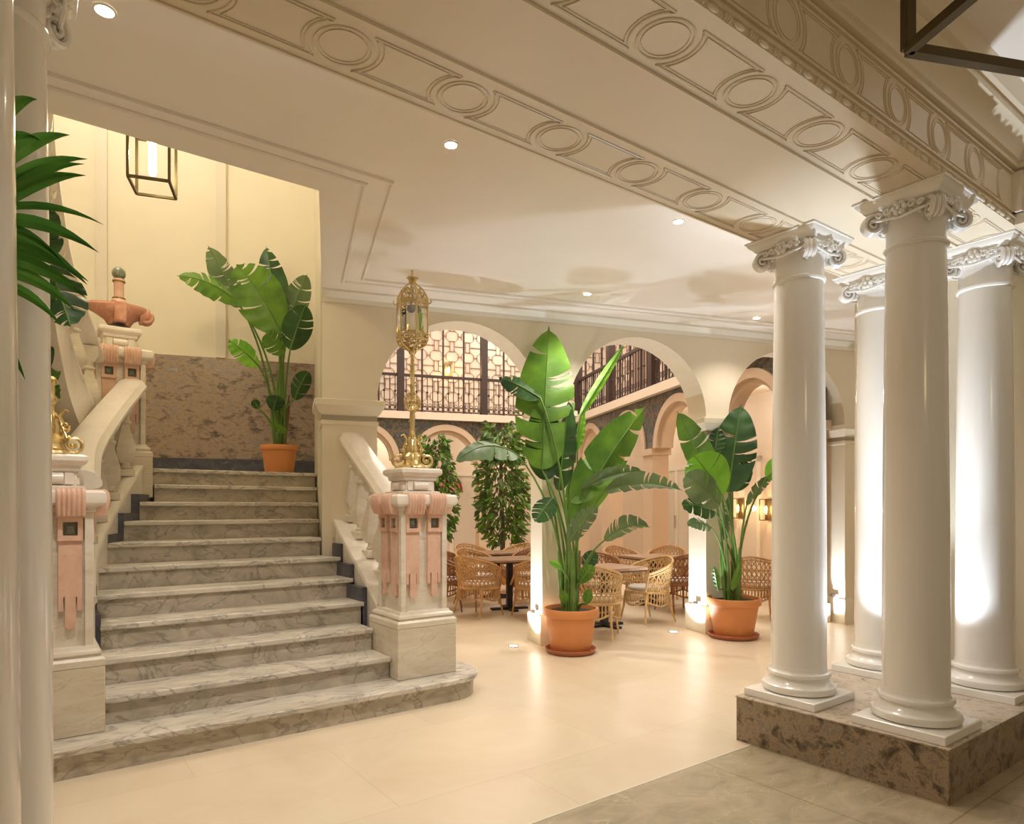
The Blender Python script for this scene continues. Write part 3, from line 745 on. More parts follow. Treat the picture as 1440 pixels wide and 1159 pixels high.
# ------------------------------------------------------------------ courtyard beyond the arcade
K = Vector((11.45, 13.05, 0)); SD = Vector((-.373, -.928, 0)).normalized(); SN = Vector((-SD.y*-1, 0, 0))
SN = Vector((-SD.y, SD.x, 0))
if SN.dot(Vector((1, -.4, 0))) < 0: SN = -SN
FK = frame(K, -A, B)       # back arcade: s runs left from the corner, n away from the viewer
FS = frame(K, SD, SN)      # side arcade: s runs towards the viewer, n to the right
ZS = 3.62
def court(Mx, name, starts, s0, s1, depth, lbl):
    r = .90
    m = MB(); arcade(m, Mx, starts, 2.62, r, ZS, .30, s0, s1, 22)
    struct('wall_court_' + name, m, M['mosaic'], 30)
    # pale arch rings and pillars
    k = 0
    m = MB(); m.M = Mx
    for a in starts:
        c = a + r
        for (r0, r1, y0, y1) in ((r-.14, r+.0, -.03, .33), (r-.22, r-.13, .06, .24)):
            rings = []
            for j in range(25):
                t_ = PI*j/24; rings.append([(c+q*math.cos(t_), y, 2.62+q*math.sin(t_)) for q, y in ((r0,y0),(r1,y0),(r1,y1),(r0,y1))])
            m.loft(rings)
    struct('trim_court_arches_' + name, m, M['archstone'], 30)
    edges = sorted(set([round(a - .125, 3) for a in starts] + [round(a + 2*r + .125, 3) for a in starts]))
    done = []
    for e in edges:
        if done and abs(e - done[-1]) < .3: continue
        done.append(e)
        m = MB(); m.M = Mx
        m.box(e-.20, -.02, 0, e+.20, .32, 2.5); m.box(e-.24, -.06, 2.5, e+.24, .36, 2.62); m.box(e-.23, -.05, 0, e+.23, .35, .25)
        struct('pillar_court', m, M['archstone'], 30)
    m = MB(); m.M = Mx; m.box(s0, -.12, ZS, s1, depth, ZS+.17)
    struct('floor_gallery_' + name, m, M['pinkwall'], 30)
    m = MB(); m.M = Mx; m.box(s0-2.2, depth, 0, s1, depth+.2, 8)
    struct('wall_gallery_' + name, m, M['pinkwall'], 30)
    # balcony screen: thick posts, thin posts, rail, balusters
    zr = ZS+.17
    g = thing('balcony_railing', lbl, 'railing', tuple(Mx @ Vector((s0+1, 0, zr))))
    s0 = s0 + (.45 if name == 'side' else .12)
    def put(nm, mb_, mt): loc_build(nm, mb_, M[mt], g, 30)
    b = MB(); b.M = Mx; b.box(s0, -.035, zr+.86, s1, .035, zr+.92); b.box(s0, -.012, zr+.03, s1, .012, zr+.05); put('handrail', b, 'irondark')
    s_ = s0 + .3; i = 0
    while s_ < s1:
        b = MB(); b.M = Mx
        if i % 4 == 0: b.box(s_-.08, -.08, zr, s_+.08, .08, zr+3.2); put('post', b, 'irondark')
        else: b.box(s_-.02, -.02, zr, s_+.02, .02, zr+3.2); put('mullion', b, 'irondark')
        s_ += .52; i += 1
    b = MB(); b.M = Mx; s_ = s0 + .3; j = 0
    while s_ < s1:
        b.box(s_-.009, -.009, zr+.05, s_+.009, .009, zr+.87)
        if j % 2: b.ball((s_, 0, zr+.5), .03, 6, 4)
        b.torus((s_+.065, 0, zr+.10), .05, .008, 10, 4, 'y'); b.torus((s_+.065, 0, zr+.19), .035, .007, 8, 4, 'y')
        s_ += .13; j += 1
    put('baluster_row', b, 'irondark')
    return g
court(FK, 'back', [.35, 2.4, 4.45], -.15, 7.2, 1.9, 'dark iron balcony railing across the far side of the courtyard')
court(FS, 'side', [.50+2.15*k for k in range(4)], -.15, 9.1, 1.8, 'dark iron balcony railing receding along the right side of the courtyard')
# fretwork panels on the upper gallery walls
def fret(Mx, s0, s1, depth, z0, z1, name, lbl):
    m = MB(); m.M = Mx; w = .0065; y = depth - .02
    def bar(x0, za, x1, zb):
        if abs(x0-x1) < 1e-6: m.box(x0-w, y-.012, min(za,zb)-w, x0+w, y+.012, max(za,zb)+w)
        elif abs(za-zb) < 1e-6: m.box(min(x0,x1), y-.012, za-w, max(x0,x1), y+.012, za+w)
        else:
            m.tube([(x0,y,za),(x1,y,zb)], w, 4)
    cx = s0; c = .44
    while cx + c <= s1 + .01:
        z = z0; alt = 0
        while z + .30 <= z1:
            a, b_ = .05, .18
            # elongated octagon and a nested key
            P_ = [(cx+a+.08,z),(cx+c-a-.08,z),(cx+c-a,z+.07),(cx+c-a,z+.21),(cx+c-a-.08,z+.28),(cx+a+.08,z+.28),(cx+a,z+.21),(cx+a,z+.07)]
            if alt % 2 == 0:
                for q in range(8):
                    p, r_ = P_[q], P_[(q+1) % 8]
                    bar(p[0], p[1], r_[0], r_[1])
                bar(cx, z+.14, cx+a, z+.14); bar(cx+c-a, z+.14, cx+c, z+.14)
            else:
                bar(cx+.16, z, cx+.16, z+.28); bar(cx+c-.16, z, cx+c-.16, z+.28); bar(cx, z+.14, cx+.16, z+.14); bar(cx+c-.16, z+.14, cx+c, z+.14)
            z += .28; alt += 1
        cx += c
    o = build(name, m, M['lattice'], None, 0); tag(o, lbl, 'lattice'); return o
fret(FK, -1.9, 5.3, 1.9, ZS+.2, 7.4, 'fretwork_screen', 'brown geometric fretwork on the far upper gallery wall')
fret(FS, -1.9, 8.6, 1.8, ZS+.2, 7.4, 'fretwork_screen', 'brown geometric fretwork on the right-hand upper gallery wall')
m = MB(); m.M = FK; m.box(5.35, .3, ZS+.17, 7.2, .4, 7.4)
for q in range(20): m.box(5.35, .28, ZS+.2+.18*q, 7.2, .42, ZS+.23+.18*q)
o = build('wooden_shutter', m, M['irondark'], None, 0); tag(o, 'dark louvred shutter closing the left end of the far upper gallery', 'shutter')
m = MB(); m.M = FS; m.box(1.9, .9, ZS+.17, 2.6, 1.0, 6.6); m.box(4.9, .9, ZS+.17, 5.7, 1.0, 6.6)
o = build('wooden_shutter', m, M['lattice'], None, 0); tag(o, 'brown shutters standing behind the receding balcony railing', 'shutter')
# courtyard end wall on the left, ground-level far wall is the gallery wall; roof
m = MB(); m.M = FA; m.box(-3.3, 2.6, 0, -3.1, 14, 8); struct('wall_court_left', m, M['pinkwall'], 0)
m = MB(); m.M = FA; m.box(-2.09, PD, 7.9, 16, 16, 8.1); struct('ceiling_court', m, M['ceil'], 0)
m = MB(); m.M = FA; m.box(-2.09, .02, CEIL+.3, 16, PD, 8.0); struct('wall_court_front', m, M['wall'], 0)

# doors in the ground floor side gallery
def door(nm, s0, s1, Mx, depth, leafs=1):
    m = MB(); m.M = Mx
    m.box(s0, depth-.05, 0, s0+.10, depth+.01, 2.45); m.box(s1-.10, depth-.05, 0, s1, depth+.01, 2.45); m.box(s0, depth-.05, 2.35, s1, depth+.01, 2.45)
    m.box(s0+.1, depth-.04, 0, s1-.1, depth+.01, .25)
    for q in range(1, leafs): x = s0+(s1-s0)*q/leafs; m.box(x-.05, depth-.045, 0, x+.05, depth+.01, 2.4)
    d = struct(nm, m, M['trimwhite'], 30)
    m = MB(); m.M = Mx; m.box(s0+.1, depth-.02, .25, s1-.1, depth+.012, 2.35); build('pane', m, M['glazing'], d, 0)
    m = MB(); m.M = Mx; m.box((s0+s1)/2-.03, depth-.09, 1.0, (s0+s1)/2-.01, depth-.06, 1.3); build('handle', m, M['chrome'], d, 0)
door('door_1', 1.6, 3.2, FS, 1.8, 2); door('door_2', 4.0, 5.6, FS, 1.8, 2); door('door_3', 1.2, 2.8, FK, 1.9, 2)
m = MB(); m.M = FS; m.box(3.5, 1.76, 1.55, 3.62, 1.8, 1.68); o = build('wall_switch', m, M['iron'], None, 0); tag(o, 'small dark square plate on the wall between the gallery doors', 'switch')
# dado line low on the right-hand wall
m = MB(); m.M = FS; m.box(5.8, 1.77, 0, 9.1, 1.81, .12); struct('baseboard_gallery', m, M['trimwhite'], 0)
# pink fanlight
fp = W(630, 17.5, v=690)
s_ = (FK.inverted() @ fp).x
m = MB(); m.M = FK; R_ = .52
m.loft([[(s_+R_*math.cos(a), y, fp.z+R_*math.sin(a)) for a in [PI*j/16 for j in range(17)]] for y in (1.83, 1.895)])
o = build('fanlight', m, M['pinkglass'], None, 30); tag(o, 'pink half-round fanlight with a dark red rim, seen through leaves', 'fanlight')
m = MB(); m.M = FK; m.tube([(s_+R_*math.cos(a), 1.80, fp.z+R_*math.sin(a)) for a in [PI*j/16 for j in range(17)]], .03, 6)
for a in (PI*.25, PI*.5, PI*.75): m.tube([(s_, 1.80, fp.z), (s_+R_*math.cos(a), 1.80, fp.z+R_*math.sin(a))], .012, 5)
build('rim', m, M['red'], o, 30)

# wall sconces
def sconce_at(p, d, n, label, first=[None]):
    """d along the wall, n out of the wall towards the room"""
    rz = math.atan2(d.y, d.x)
    if first[0] is None:
        t = thing('wall_sconce', label, 'lamp', tuple(p), rz, 'boxed glass wall sconces')
        b = MB(); w, h, q = .085, .19, .14
        for x in (-w, w):
            for y in (0, -q): b.box(x-.008, y-.008, -h, x+.008, y+.008, h)
        for z in (-h, h):
            b.box(-w, -.008, z-.008, w, .008, z+.008); b.box(-w, -q-.008, z-.008, w, -q+.008, z+.008)
            b.box(-w-.008, -q, z-.008, -w+.008, 0, z+.008); b.box(w-.008, -q, z-.008, w+.008, 0, z+.008)
        b.box(-w, .0, -h, w, .012, h)
        build('frame', b, M['brassdark'], t, 0)
        b = MB(); b.lathe([(.012,-.08),(.022,-.05),(.024,.04),(.012,.07)], 10, (0,-q/2,0)); build('bulb', b, M['bulbwarm'], t)
        first[0] = t
        return t
    return dup(first[0], tuple(p), rz, label)
def on_side(u, v, dist): return W(u, dist, v=v)
def plane_hit(u, Mx, depth):
    k = (u-720)/F; c = Vector((k*S36+C36, -k*C36+S36, 0)); o_ = Mx.translation; nn = Vector((Mx[0][1], Mx[1][1], 0))
    return (o_.dot(nn)+depth)/c.dot(nn)
LIGHTS = []
def light(name, typ, loc, energy, col, size=.1, rot=(0,0,0), spot=None, blend=.5):
    l = D.lights.new(name, typ); l.energy = energy; l.color = col
    if typ == 'AREA': l.size = size
    else: l.shadow_soft_size = size
    if typ == 'SPOT': l.spot_size = math.radians(spot); l.spot_blend = blend
    o = D.objects.new(name, l); COL.objects.link(o); o.location = loc; o.rotation_euler = rot
    return o
for (u, v, Mx, dp, dd, lab) in ((1083,717,FS,1.8,SD,'lit glass wall sconce on the bare wall behind the right-hand wicker chair'),
                               (630,521,FK,1.9,A,'lit glass wall sconce high on the far upper gallery wall'),
                               (1043,715,FS,1.8,SD,'lit glass wall sconce glimpsed between the stems of the right-hand potted plant')):
    dist = plane_hit(u, Mx, dp) - .03
    p = W(u, dist, v=v); nn = Vector((Mx[0][1], Mx[1][1], 0))
    p = p - nn*.02
    sconce_at(p, dd, None, lab)
    q = p - nn*.25
    light('sconce_light', 'POINT', tuple(q), 7, (1,.62,.32), .05)

# ------------------------------------------------------------------ lanterns hanging from chains
def glass_lantern(loc, rz, w, d, h, label, top, bar, mt, bulb=True):
    t = thing('hanging_lantern', label, 'lantern', loc, rz)
    b = MB()
    for x in (-w/2, w/2):
        for y in (-d/2, d/2): b.box(x-bar, y-bar, 0, x+bar, y+bar, h)
    for z in (0, h):
        for y in (-d/2, d/2): b.box(-w/2, y-bar, z-bar, w/2, y+bar, z+bar)
        for x in (-w/2, w/2): b.box(x-bar, -d/2, z-bar, x+bar, d/2, z+bar)
    b.loft([[(x*w/2, y*d/2, h) for x, y in ((-1,-1),(1,-1),(1,1),(-1,1))], [(x*w*.12, y*d*.12, h+.14) for x, y in ((-1,-1),(1,-1),(1,1),(-1,1))]])
    build('frame', b, M[mt], t, 30)
    b = MB(); b.lathe([(.012,h+.13),(.012,top-loc[2])], 8); build('hanging_rod', b, M[mt], t)
    if bulb:
        b = MB(); b.lathe([(.02,h*.95),(.02,h*.8),(.045,h*.8),(.045,h*.78)], 12); build('socket', b, M['brass'], t)
        b = MB(); b.lathe([(.02,.10),(.028,.12),(.028,h*.78)], 12); build('tube_bulb', b, M['bulb'], t)
    return t
LP = W(214.7, 5.4065, 4.111)
glass_lantern((LP.x, LP.y, LP.z), math.atan2(A.y, A.x), .295, .32, .46, 'brass framed glass lantern with a bright tube bulb hanging in the stairwell', 8.3, .010, 'bronze')
light('stair_lantern_light', 'POINT', (LP.x, LP.y, LP.z+.25), 60, (1,.84,.52), .06)
# big dark lantern over the front hall: bottom corner found at bearing 1278
C0 = OnZ(1278, 70, 2.74) if False else W(1278, 1.9, v=70)
dirA = Vector((.978*S36+.207*C36, -.978*C36+.207*S36, 0)).normalized(); dirB = Vector((.2*S36-.98*C36, -.2*C36-.98*S36, 0)).normalized()
cc = C0 + dirA*.30 + dirB*.30
glass_lantern((cc.x, cc.y, C0.z), math.atan2(dirA.y, dirA.x), .6, .6, .75, 'large dark bronze lantern frame hanging at the top right corner of the view', 3.76, .014, 'bronze', False)

# ------------------------------------------------------------------ recessed downlights and floor uplights
def downlight():
    t = thing('recessed_downlight', '', 'light', (0,0,0), 0, 'recessed ceiling downlights')
    b = MB(); b.lathe([(.045,0),(.045,-.004),(.036,-.006),(.034,0)], 24, caps=False); build('trim_ring', b, M['trimwhite'], t)
    b = MB(); b.lathe([(.033,-.001),(.033,-.004)], 20); build('lens', b, M['led'], t)
    return t
dl = downlight()
spots = [(147,14,'over the bottom step, at the upper left'),(634,203,'in the middle of the hall ceiling'),(954,311,'just beyond the ornamented beam'),
         (826,413,'above the tall potted plant'),(1064,447,'beside the left column of the granite block')]
for i, (u, v, w_) in enumerate(spots):
    p = OnZ(u, v, CEIL)
    o = dl if i == 0 else dup(dl, tuple(p), 0, '')
    o.location = (p.x, p.y, CEIL-.001); o['label'] = 'small round recessed downlight ' + w_
    light('downlight_beam', 'SPOT', (p.x, p.y, CEIL-.03), 40 if i == 4 else 88, (1,.92,.82), .04, (0,0,0), 125, .8)
fl = None
for i, (u, v, lab) in enumerate(((722,909,'round floor uplight beside the pillar left of the tall potted plant'),(947,889,'round floor uplight beside the pillar behind the right-hand potted plant'))):
    p = OnZ(u, v, 0)
    if fl is None:
        fl = thing('floor_uplight', lab, 'light', (p.x,p.y,0), 0, 'recessed floor uplights')
        b = MB(); b.lathe([(.06,0),(.06,.004),(.045,.006),(.043,0)], 24, caps=False); build('bezel', b, M['chrome'], fl)
        b = MB(); b.lathe([(.042,.001),(.042,.003)], 20); build('lens', b, M['led'], fl)
    else: dup(fl, (p.x,p.y,0), 0, lab)
for i in range(0, 4):
    q = FA @ Vector((i*PITCH - .30, .10, 0))
    light('floor_uplight_beam', 'SPOT', (q.x, q.y, .02), 100, (.74,.86,1), .03, (PI, .28, -.31), 110, .7)
    b = MB(); b.M = FA; b.box(i*PITCH-.045, .10, .34, i*PITCH-.002, .20, .37)
    o = build('uplight_fitting', b, M['chrome'], None, 0); tag(o, 'small metal bracket on the lit flank of an arcade pillar', 'light', 'brackets on the arcade pillars')
# cool uplights among the columns
x, y = 4.50, 1.98
light('column_uplight_beam', 'SPOT', (x, y, .37), 70, (.76,.86,1), .03, (PI,0,0), 112, .3)
light('column_uplight_beam', 'SPOT', (x, y, .37), 180, (.78,.88,1), .03, (PI,0,0), 62, .8)
b = MB(); b.lathe([(.05,0),(.055,.01),(.05,.05),(.03,.06)], 16, (x,y,.285)); o = build('column_uplight', b, M['chrome'], None); tag(o, 'small round uplight fitting between the four columns on the granite block', 'light')

# ------------------------------------------------------------------ plants
def uvgrid(me, nu, nv):
    pass
def blade(name, p1, p2, w, parent, mat, sag=.12, roll=0, fold=.25, tears=5, seed=0, face=None, petiole_from=None, pr=.012, curl=0, lift=0):
    """a big banana-like leaf from p1 to its tip p2"""
    rnd = random.Random(seed); L = parent.location
    p1, p2 = Vector(p1), Vector(p2)
    ax = (p2-p1); ln = ax.length; ax.normalize()
    toc = Vector((0,0,EYE)) - (p1+p2)/2; toc.normalize()
    nrm = face.normalized() if face is not None else toc
    side = ax.cross(nrm)
    if side.length < .15: side = ax.cross(Vector((.3,.5,.8)))
    side.normalize(); nrm = side.cross(ax).normalized()
    Rm = Matrix.Rotation(roll, 3, ax); side = Rm @ side; nrm = Rm @ nrm
    N = 26; vs = []; fs = []; uvs = []
    cuts = sorted(rnd.uniform(.12,.92) for _ in range(tears)); cutsR = sorted(rnd.uniform(.12,.92) for _ in range(tears))
    def mid(t): 
        q = p1 + ax*(ln*t) + Vector((0,0,1))*(sag*(4*t*(1-t))*.6) - Vector((0,0,1))*(lift*t*t)
        return q + nrm*(curl*t*t)
    def wd(t): return w*.5*(math.sin(PI*min(1, (t+.02)*1.02)**.72)**.62) if t < .995 else .001
    def add_side(sg, cuts):
        segs = [0]+cuts+[1]
        for a, b in zip(segs[:-1], segs[1:]):
            gap = .5*min(.012, (b-a)*.2)
            droop = rnd.uniform(-.12,.18)
            n = max(2, int((b-a)*N))
            base = len(vs)
            for i in range(n+1):
                t = a + (b-a)*i/n
                te = t; 
                if a > 0 and i == 0: te = t + .018
                if b < 1 and i == n: te = t - .018
                c = mid(t); W_ = wd(te)
                # veins run forward a little
                fwd = ax*(W_*.35)
                for j in range(5):
                    q = j/4
                    bend = -nrm*(W_*(fold*q + droop*q*q))
                    shift = (te-t)*ln*q
                    pt = c + side*(sg*W_*q) + fwd*q*q + ax*shift + bend + nrm*(.006*math.sin(t*40)*q)
                    vs.append(tuple(pt - L)); uvs.append((q, t*3))
            for i in range(n):
                for j in range(4):
                    k = base+i*5+j
                    f = (k, k+1, k+6, k+5); fs.append(f if sg > 0 else f[::-1])
    add_side(1, cuts); add_side(-1, cutsR)
    me = D.meshes.new(name); me.from_pydata(vs, [], fs); me.update()
    ul = me.uv_layers.new(name='UVMap')
    for lp in me.loops: ul.data[lp.index].uv = uvs[lp.vertex_index]
    me.materials.append(mat); me.shade_smooth()
    o = D.objects.new(name, me); COL.objects.link(o); o.parent = parent
    b = MB(); pts = []
    if petiole_from is not None:
        p0 = Vector(petiole_from); c1_ = p0 + Vector((0,0,1))*((p1-p0).length*.55) + (p1-p0)*.1
        for i in range(11):
            t = i/10; pts.append(p0*(1-t)**2 + c1_*(2*t*(1-t)) + p1*t*t)
        rs = [pr*(1.5-.8*i/10) for i in range(11)]
    else: rs = []
    for i in range(0 if petiole_from is None else 1, 9):
        pts.append(mid(i/8*.97) + nrm*.002); rs.append(pr*.6*(1-i/9)+.002)
    b.tube([p - L for p in pts], rs, 6)
    build('petiole', b, M['stem'], o)
    return o

def pot(t, rim, base, h, sr=None, mat='terracotta'):
    b = MB()
    zb = .03 if sr else 0
    b.lathe([(base,zb),(base+.003,zb+.004),(rim*.90,h*.80),(rim*.92,h*.81),(rim*.985,h*.83),(rim,h*.86),(rim,h*.97),(rim*.985,h),(rim*.93,h),(rim*.9,h*.9),(rim*.6,h*.89)], 40)
    build('pot', b, M[mat], t)
    b = MB(); b.lathe([(rim*.01,h*.90),(rim*.5,h*.935),(rim*.90,h*.91)], 24, caps=False); build('soil', b, M['soil'], t)
    if sr:
        b = MB(); b.lathe([(sr*.85,0),(sr*.93,.01),(sr,.045),(sr*.985,.052),(sr*.93,.045),(sr*.88,.02),(.01,.018)], 40); build('saucer', b, M['saucer'], t)

def strel(t, dist, leaves, base_spread, h):
    """leaves: (u1,v1, u2,v2, width, depth1, depth2, mat, kw)"""
    P = Vector(t.location)
    for i, lf in enumerate(leaves):
        u1, v1, u2, v2, w, d1, d2, mt = lf[:8]; kw = lf[8] if len(lf) > 8 else {}
        a = i*2.4; rr = base_spread*(.35+.65*((i*37 % 10)/10))
        p0 = P + Vector((rr*math.cos(a), rr*math.sin(a), h*.9))
        blade('leaf', W(u1, dist+d1, v=v1), W(u2, dist+d2, v=v2), w, t, M[mt], petiole_from=p0, seed=i*7+3, **kw)
    # sheathing stems at the base
    for i in range(10):
        a = i*2.1; rr = base_spread*.8
        p = P + Vector((rr*math.cos(a)*.8, rr*math.sin(a)*.8, h*.88)); q = p + Vector((math.cos(a)*.07+.0, math.sin(a)*.07, .45+.25*((i*3)%4)/4))
        b = MB(); b.tube([tuple(p-P), tuple((p+q)/2-P+Vector((-.005,0,0))), tuple(q-P)], [.028,.022,.010], 8); build('stem', b, M['stem'] if i % 3 else M['stemdry'], t)

# tall plant in front of the first pillar
t = thing('potted_strelitzia', 'tallest potted giant bird-of-paradise plant, standing in front of the middle pillar', 'potted plant', (4.53, 5.16, 0), 0, 'potted broad-leaved plants')
pot(t, .285, .205, .46, .265)
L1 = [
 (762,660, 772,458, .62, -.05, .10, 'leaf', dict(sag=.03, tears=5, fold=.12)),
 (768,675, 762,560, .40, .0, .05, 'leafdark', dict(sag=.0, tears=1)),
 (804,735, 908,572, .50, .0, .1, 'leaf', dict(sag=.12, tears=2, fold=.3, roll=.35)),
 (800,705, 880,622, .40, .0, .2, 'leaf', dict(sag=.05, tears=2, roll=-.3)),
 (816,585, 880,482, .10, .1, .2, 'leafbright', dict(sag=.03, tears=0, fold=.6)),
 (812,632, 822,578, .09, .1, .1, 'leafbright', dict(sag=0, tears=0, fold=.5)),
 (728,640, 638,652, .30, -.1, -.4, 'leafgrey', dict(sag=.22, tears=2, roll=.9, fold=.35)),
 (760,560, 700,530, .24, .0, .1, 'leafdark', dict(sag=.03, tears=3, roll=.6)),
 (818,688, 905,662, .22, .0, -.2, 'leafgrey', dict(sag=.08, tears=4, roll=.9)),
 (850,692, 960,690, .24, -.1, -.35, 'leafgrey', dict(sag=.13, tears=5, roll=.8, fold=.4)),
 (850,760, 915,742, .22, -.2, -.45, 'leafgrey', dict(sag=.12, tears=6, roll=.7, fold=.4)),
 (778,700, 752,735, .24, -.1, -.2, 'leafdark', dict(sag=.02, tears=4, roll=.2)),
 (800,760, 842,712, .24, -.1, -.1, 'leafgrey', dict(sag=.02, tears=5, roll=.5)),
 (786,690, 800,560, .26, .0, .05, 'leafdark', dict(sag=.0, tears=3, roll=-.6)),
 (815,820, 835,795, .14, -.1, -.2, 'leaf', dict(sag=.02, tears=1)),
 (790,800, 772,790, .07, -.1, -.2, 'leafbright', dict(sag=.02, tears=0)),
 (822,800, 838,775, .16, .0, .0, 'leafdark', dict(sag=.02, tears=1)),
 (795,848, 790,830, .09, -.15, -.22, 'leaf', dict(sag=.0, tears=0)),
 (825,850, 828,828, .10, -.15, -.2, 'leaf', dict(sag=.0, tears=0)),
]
strel(t, 6.84, L1, .10, .46)

t = thing('potted_strelitzia', 'potted giant bird-of-paradise plant on the open floor just left of the white columns', 'potted plant', (6.56, 4.64, 0), 0, 'potted broad-leaved plants')
pot(t, .305, .215, .46, .285)
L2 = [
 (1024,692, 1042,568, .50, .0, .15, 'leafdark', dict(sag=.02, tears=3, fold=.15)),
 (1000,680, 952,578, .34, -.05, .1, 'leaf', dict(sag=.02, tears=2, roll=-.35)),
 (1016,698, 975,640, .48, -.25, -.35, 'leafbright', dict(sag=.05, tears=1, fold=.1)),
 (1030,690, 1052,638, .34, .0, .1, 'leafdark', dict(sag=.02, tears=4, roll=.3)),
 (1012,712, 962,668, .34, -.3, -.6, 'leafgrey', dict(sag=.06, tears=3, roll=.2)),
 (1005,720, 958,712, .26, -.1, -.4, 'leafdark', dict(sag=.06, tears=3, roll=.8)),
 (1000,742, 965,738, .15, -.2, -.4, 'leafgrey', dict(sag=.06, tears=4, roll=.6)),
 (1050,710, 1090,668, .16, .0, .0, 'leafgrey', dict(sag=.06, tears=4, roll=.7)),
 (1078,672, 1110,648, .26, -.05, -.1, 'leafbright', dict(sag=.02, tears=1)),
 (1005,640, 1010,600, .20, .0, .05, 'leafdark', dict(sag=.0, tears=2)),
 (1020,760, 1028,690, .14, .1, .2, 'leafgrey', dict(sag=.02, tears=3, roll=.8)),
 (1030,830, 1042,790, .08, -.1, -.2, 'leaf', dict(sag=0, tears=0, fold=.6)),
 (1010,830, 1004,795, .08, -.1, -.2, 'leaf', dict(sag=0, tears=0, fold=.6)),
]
strel(t, 7.50, L2, .12, .46)

t = thing('potted_strelitzia', 'potted broad-leaved plant on the stair landing against the granite wall', 'potted plant', (2.36, 7.80, 1.892), 0, 'potted broad-leaved plants')
pot(t, .21, .155, .32)
L3 = [
 (338,432, 292,345, .30, -.1, -.3, 'leafgrey', dict(sag=.03, tears=7, roll=.3)),
 (335,425, 248,388, .28, -.3, -.7, 'leaf', dict(sag=.12, tears=4, roll=.7, fold=.3)),
 (395,468, 332,372, .54, -.4, -.7, 'leaf', dict(sag=.12, tears=3, fold=.2, roll=.2)),
 (392,455, 374,345, .36, .1, .2, 'leafdark', dict(sag=.03, tears=5)),
 (405,455, 432,385, .28, -.2, -.3, 'leafgrey', dict(sag=.03, tears=6)),
 (408,492, 430,428, .32, -.45, -.55, 'leafdark', dict(sag=.03, tears=2)),
 (400,498, 372,470, .26, -.35, -.5, 'leaf', dict(sag=.05, tears=2, roll=.3)),
 (364,515, 320,478, .24, -.3, -.5, 'leafbright', dict(sag=.04, tears=3, roll=.4)),
 (398,420, 362,420, .16, -.2, -.4, 'leafgrey', dict(sag=.05, tears=2, roll=.8)),
 (414,562, 434,522, .20, -.3, -.4, 'leafdark', dict(sag=.05, tears=2)),
 (384,578, 390,556, .20, -.2, -.3, 'leafdark', dict(sag=.0, tears=1)),
 (390,610, 398,600, .13, -.2, -.3, 'leaf', dict(sag=.0, tears=1)),
 (364,575, 356,562, .10, -.2, -.3, 'leafdark', dict(sag=.0, tears=1)),
]
strel(t, 7.66, L3, .07, .32)

# plant behind the left newel
t = thing('potted_strelitzia', 'dark broad-leaved plant mostly hidden behind the left column and brass lantern', 'potted plant', (-1.0, 5.2, 0), 0, 'potted broad-leaved plants')
pot(t, .26, .19, .45)
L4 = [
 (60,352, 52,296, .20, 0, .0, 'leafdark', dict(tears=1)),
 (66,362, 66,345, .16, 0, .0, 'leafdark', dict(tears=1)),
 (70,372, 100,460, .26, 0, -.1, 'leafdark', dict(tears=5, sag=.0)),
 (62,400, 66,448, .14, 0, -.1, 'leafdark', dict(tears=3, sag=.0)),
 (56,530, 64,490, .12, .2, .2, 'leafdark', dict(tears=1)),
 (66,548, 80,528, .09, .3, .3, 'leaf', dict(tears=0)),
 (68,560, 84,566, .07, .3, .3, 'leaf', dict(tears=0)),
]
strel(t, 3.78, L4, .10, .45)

# feather palm between the left columns
t = thing('potted_palm', 'feather palm whose long leaflets reach in past the left edge columns', 'potted plant', (-.86, 2.10, 0))
pot(t, .22, .16, .42)
fr = [(5,180,52,140,.05),(5,236,98,190,.055),(5,266,122,224,.045),(5,278,118,231,.04),(5,290,120,247,.05),(5,299,145,316,.028),(5,316,138,355,.05),
      (5,338,122,400,.055),(5,356,124,396,.05),(5,372,122,420,.055),(5,388,106,437,.05),(5,408,86,458,.04),(12,498,35,534,.03),(5,210,60,200,.03),(5,325,90,372,.03)]
Lp = Vector(t.location)
for fi, grp in enumerate((fr[:5]+fr[13:14], fr[5:9]+fr[14:], fr[9:13])):
    v0 = (215, 315, 400)[fi]
    rach = [Lp + Vector((0,0,.4)), Lp + Vector((.02,.0,1.3)), W(-60, 1.78, v=v0+80), W(-25, 1.75, v=v0+10), W(-8, 1.72, v=v0-60)]
    rach = catmull(rach, 6)
    b = MB(); b.tube([p - Lp for p in rach], [.014-.0004*j for j in range(len(rach))], 6); fo = build('frond', b, M['stem'], t)
    for (u0, v0_, u1, v1, w) in grp:
        a = W(u0-18, 1.73, v=v0_+ (v0_-v1)*.18); c = W(u1, 1.80 + .1*((u1 % 5)/5), v=v1); ax = (c-a); ln = ax.length; ax.normalize()
        nrm = (Vector((0,0,EYE))-a).normalized(); sd = ax.cross(nrm).normalized(); 
        b = MB(); rings = []
        for i in range(9):
            q = i/8; ww = w*.36*(math.sin(PI*(.22+.78*q)) if q < 1 else .02)
            pt = a + ax*(ln*q) + Vector((0,0,1))*(.03*4*q*(1-q)) - Lp
            rings.append([tuple(pt - sd*ww + nrm*.012), tuple(pt), tuple(pt + sd*ww + nrm*.012)])
        b.loft(rings, False, False); build('leaflet', b, M['palm'], fo, 60)

